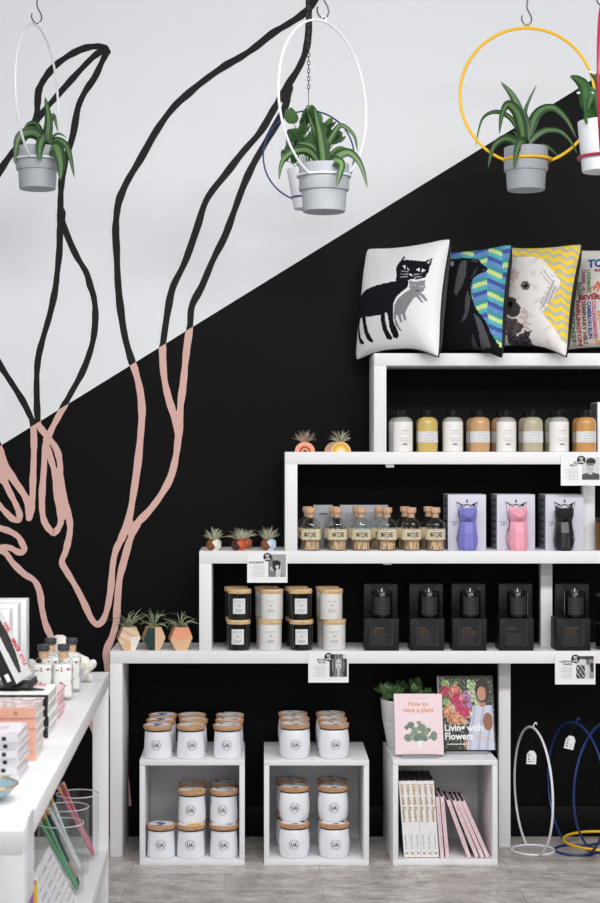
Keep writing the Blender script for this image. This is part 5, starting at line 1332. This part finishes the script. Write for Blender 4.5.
coral('white spiky coral ornament at the right of the bath salt bottles', 84.5, 4.52, .031, 3, 9, 1.15)
coral('white rounded coral ornament at the left of the bath salt bottles', 35, 4.46, .037, 8, 6, 1.0)
coral('white coral ornament rising behind the bath salt bottles', 58.5, 4.61, .043, 12, 6, 1.25)
# dish with gold rim, and a grey card behind it
TEAL = mat('pale_teal_glaze', (150, 176, 186), .2, coat=.4)
t = thing('trinket_dish', 'pale teal dish with gold rim at the left edge of the table', 'dish', (-.515, 2.995, TZ))
m_ = MB(); m_.lathe([(.030, 0), (.034, .0005), (.036, .004), (.056, .017), (.0665, .030), (.0655, .0305), (.054, .0195), (.034, .0075), (0, .0065)], TEAL, 40); m_.build('bowl', t)
m_ = MB(); m_.tube([(.0662 * math.cos(a), .0662 * math.sin(a), .0305) for a in [2 * math.pi * k / 48 for k in range(48)]], .0016, mat('bright_gold_rim', (226, 176, 96), .25, .9), True, 6); m_.build('gold_rim', t)
t = thing('grey_card', 'small grey folded card between dish and white books', 'card', (-.515, 3.100, TZ), R(6))
m_ = MB(); m_.box((0, -.006, .0125), (.07, .001, .025), mat('blue_grey_card', (150, 154, 164), .6), .0002, 1, Matrix.Rotation(R(-18), 4, 'X')); m_.box((0, .006, .0125), (.07, .001, .025), MATS['blue_grey_card'], .0002, 1, Matrix.Rotation(R(18), 4, 'X')); m_.build('folded_sheet', t)
# glass jars of pencils on the lower shelf
TUMB = glass('clear_tumbler_glass', (254, 255, 255), .4)
def make_tumbler():
    t = thing('glass_tumbler', None, 'glass')
    r_ = .060; H = .178
    m_ = MB(); m_.lathe([(r_ * .92, 0), (r_ * .99, .001), (r_, .005), (r_, H - .001), (r_ - .001, H), (r_ - .0024, H - .001), (r_ - .0024, .007), (0, .006)], TUMB, 48); m_.build('vessel', t)
    m_ = MB(); m_.tube([((r_ - .0012) * math.cos(a), (r_ - .0012) * math.sin(a), H) for a in [2 * math.pi * k / 48 for k in range(48)]], .0016, mat('glass_rim_edge', (208, 214, 216), .1), True, 6); m_.build('rim', t)
    return t
TG = [(99, 4.60, 'back'), (89, 4.43, 'middle'), (84, 4.24, 'front')]
tg = []
for x, Y, nm in TG:
    loc = (px(x, Y) - .060, Y, LZ + .0004); tg.append(Vector(loc))
    place('tumbler', make_tumbler, loc, 'clear glass tumbler of pencils on the lower shelf, %s one of three' % nm, 'glass tumblers of pencils')
FERR = mat('brass_ferrule', (206, 170, 110), .35, .8)
def pencil(kind, colr, base, tip, lab, grp, ers=(226, 150, 160)):
    d = tip - base; l = d.length
    t = thing('pencil', lab, 'pencil', base, 0, grp); t.rotation_euler = d.to_track_quat('Z', 'Y').to_euler()
    m_ = MB(); m_.lathe([(.0004, 0), (.0046, .016), (.0046, l - .020)], mat('pencil_' + kind, colr, .35), 6); m_.build('shaft', t)
    m_ = MB(); m_.lathe([(.0048, l - .020), (.0048, l - .009)], FERR, 10); m_.build('ferrule', t)
    m_ = MB(); m_.lathe([(.0045, l - .009), (.0045, l - .001), (.0028, l)], mat('eraser_' + kind, ers, .8), 10); m_.build('eraser', t)
def pset(c, kind, colr, n, y0, lab, grp, x0=.030, xt=-.050, h=.215, ers=(226, 150, 160)):
    for k in range(n):
        b_ = c + Vector((x0 - .004 * (k % 2), y0 + .0105 * k, .0085)); e = c + Vector((xt + .006 * ((k * 2) % 3) - .012, y0 + .0105 * k + .002, h + .006 * ((k * 5) % 3)))
        pencil(kind, colr, b_, e, lab % ['nearest', 'second', 'third', 'fourth', 'fifth'][k], grp, ers)
pset(tg[0], 'pink', (214, 106, 130), 4, -.020, 'pink pencil with brass ferrule leaning in the back tumbler, %s of four', 'pink pencils', .048, -.040, .20)
pset(tg[1], 'white', (220, 222, 226), 4, -.020, 'white pencil with brass ferrule leaning in the middle tumbler, %s of four', 'white pencils', .040, -.043, .198, (196, 150, 120))
pset(tg[2], 'green', (92, 160, 116), 3, -.018, 'light green pencil leaning in the front tumbler, %s of three', 'light green pencils', .046, -.045, .196, (206, 170, 140))
pset(tg[2], 'navy', (30, 52, 58), 3, .012, 'dark green pencil leaning in the front tumbler, %s of three', 'dark green pencils', .046, -.042, .200, (206, 170, 140))
t = thing('card_sleeve', 'brown card sleeve wrapped low around the dark green pencils', 'sleeve', tg[2] + Vector((.024, .022, .051)))
m_ = MB(); ax = (Vector((-.042 - .012, 0, .200)) - Vector((.046, 0, .0085))).normalized(); rot = ax.to_track_quat('Z', 'Y').to_matrix().to_4x4()
KR = mat('kraft_card', (178, 152, 132), .8)
for s_ in (-1, 1):
    m_.box(rot.to_3x3() @ Vector((s_ * .0062, 0, 0)), (.001, .034, .045), KR, .0002, 1, rot) if abs((rot.to_3x3() @ Vector((1, 0, 0))).y) < .5 else m_.box(rot.to_3x3() @ Vector((0, s_ * .0062, 0)), (.034, .001, .045), KR, .0002, 1, rot)
m_.build('sleeve_sheet', t)
# packs of printed cards and a clear sign holder at the near end of the shelf
def cov_script(u, v):
    s = math.sin(v * 58) * .5 + .5
    if .12 < u < .9 and s > .62 and math.sin(u * 120 + math.sin(v * 31) * 9) * math.sin(u * 23 + v * 40) > .12 and .1 < v < .93: return (120, 122, 130)
    return (228, 229, 234)
def mk_pack():
    t = thing('notepad', None, 'notepad')
    m_ = MB(); m_.bb(-.006, 0, 0, .105, 0, .165, mat('white_pad', (228, 229, 234), .6), .0006)
    m_.grid(44, 60, lambda u, v: Vector((.0006, .002 + .101 * u, .002 + .161 * v)), cov_script, PRINT); m_.build('pad', t); return t
for k, (x, Y) in enumerate(((73.5, 4.00), (68, 3.885), (62, 3.77))):
    Mx = Matrix.Translation((px(x + 1, Y), Y, LZ + .0034)) @ Matrix.Rotation(R(-27), 4, 'Y')
    place('pack', mk_pack, None, 'white pad with grey handwriting leaning on the lower shelf, %s of three' % ('farthest', 'middle', 'nearest')[k], 'handwritten pads', Mx=Mx)
t = thing('sign_holder', 'rounded clear white sign holder hanging on the near table edge', 'sign holder', (-.4015, 2.80, 0), tR)
m_ = MB(); poly = []
z0, z1, yy = .605, .750, .095
for cx_, cz, a0 in ((yy - .012, z1 - .012, 0), (.012, z1 - .012, 90), (.012, z0 + .012, 180), (yy - .012, z0 + .012, 270)):
    for k in range(5): a = R(a0 + 22.5 * k); poly.append((cx_ + .012 * math.cos(a), cz + .012 * math.sin(a)))
n = len(poly); m_.add([(-.0045 + e * .003, a, b_) for e in (0, 1) for a, b_ in poly], [list(range(n)), [n + i for i in range(n)][::-1]] + [[i, (i + 1) % n, n + (i + 1) % n, n + i] for i in range(n)], mat('milky_acrylic', (226, 228, 234), .2)); m_.build('acrylic_sheet', t)
t = thing('colour_card', 'yellow and purple printed card box standing at the near end of the lower shelf', 'card')
m_ = MB(); m_.bb(-.012, 0, 0, .09, 0, .275, mat('white_pad', (228, 229, 234), .6), .0003)
m_.grid(24, 36, lambda u, v: Vector((.0005, .001 + .088 * u, .001 + .273 * v)), lambda u, v: (236, 196, 40) if (u * 4 + .35 * math.sin(v * 9)) % 1 < .55 else (170, 106, 178), PRINT); m_.build('sheet', t)
setM(t, Matrix.Translation((px(38, 3.30), 3.30, LZ + .0006)) @ Matrix.Rotation(R(-90), 4, 'Z') @ Matrix.Translation((0, -.09, 0)))

# ================================================================ light and camera
def area(name, loc, sx, sy, power, rot=(0, 0, 0), col=(1, 1, 1)):
    l = bpy.data.lights.new(name, 'AREA'); l.shape = 'RECTANGLE'; l.size = sx; l.size_y = sy; l.energy = power; l.color = col
    o = bpy.data.objects.new(name, l); o.location = loc; o.rotation_euler = rot; C.objects.link(o); return o
for x, y, p, ti in ((-1.9, 2.7, 20, 38), (.15, 2.7, 27, 38), (1.3, 2.7, 25.5, 38), (2.8, 2.7, 24, 38), (-1.2, .4, 12, 45), (1.0, .4, 14, 45), (2.6, .4, 12, 45), (0, -1.5, 14, 50)):
    area('track_light', (x, y, CEIL - .12), 1.0, .30, p, (R(ti), 0, 0), (1, .99, .975))
area('shop_window_daylight', (0.6, -2.8, 1.7), 5.0, 2.2, 34, (R(90), 0, 0), (.93, .96, 1.0))
w = bpy.data.worlds.new('shop_ambience'); SC.world = w; w.use_nodes = True
w.node_tree.nodes['Background'].inputs['Color'].default_value = (.86, .92, 1.0, 1); w.node_tree.nodes['Background'].inputs['Strength'].default_value = .17
cam = bpy.data.cameras.new('camera'); co = bpy.data.objects.new('camera', cam); C.objects.link(co)
co.location = (0, 0, EYE); co.rotation_euler = (R(90), 0, 0)
cam.sensor_width = 36; cam.sensor_fit = 'AUTO'; cam.lens = FPX / 903 * 36
cam.shift_x = (300 - VX) / 903; cam.shift_y = (VY - 451.5) / 903
cam.dof.use_dof = True; cam.dof.focus_distance = 5.45; cam.dof.aperture_fstop = 8.0
cam.clip_end = 50
SC.camera = co
SC.view_settings.view_transform = 'Standard'; SC.view_settings.look = 'None'; SC.view_settings.gamma = 1.0; SC.view_settings.use_curve_mapping = False
SC.view_settings.exposure = 0.1
SC.cycles.use_denoising = True; SC.cycles.max_bounces = 8; SC.cycles.transparent_max_bounces = 16; SC.cycles.caustics_reflective = False; SC.cycles.caustics_refractive = False
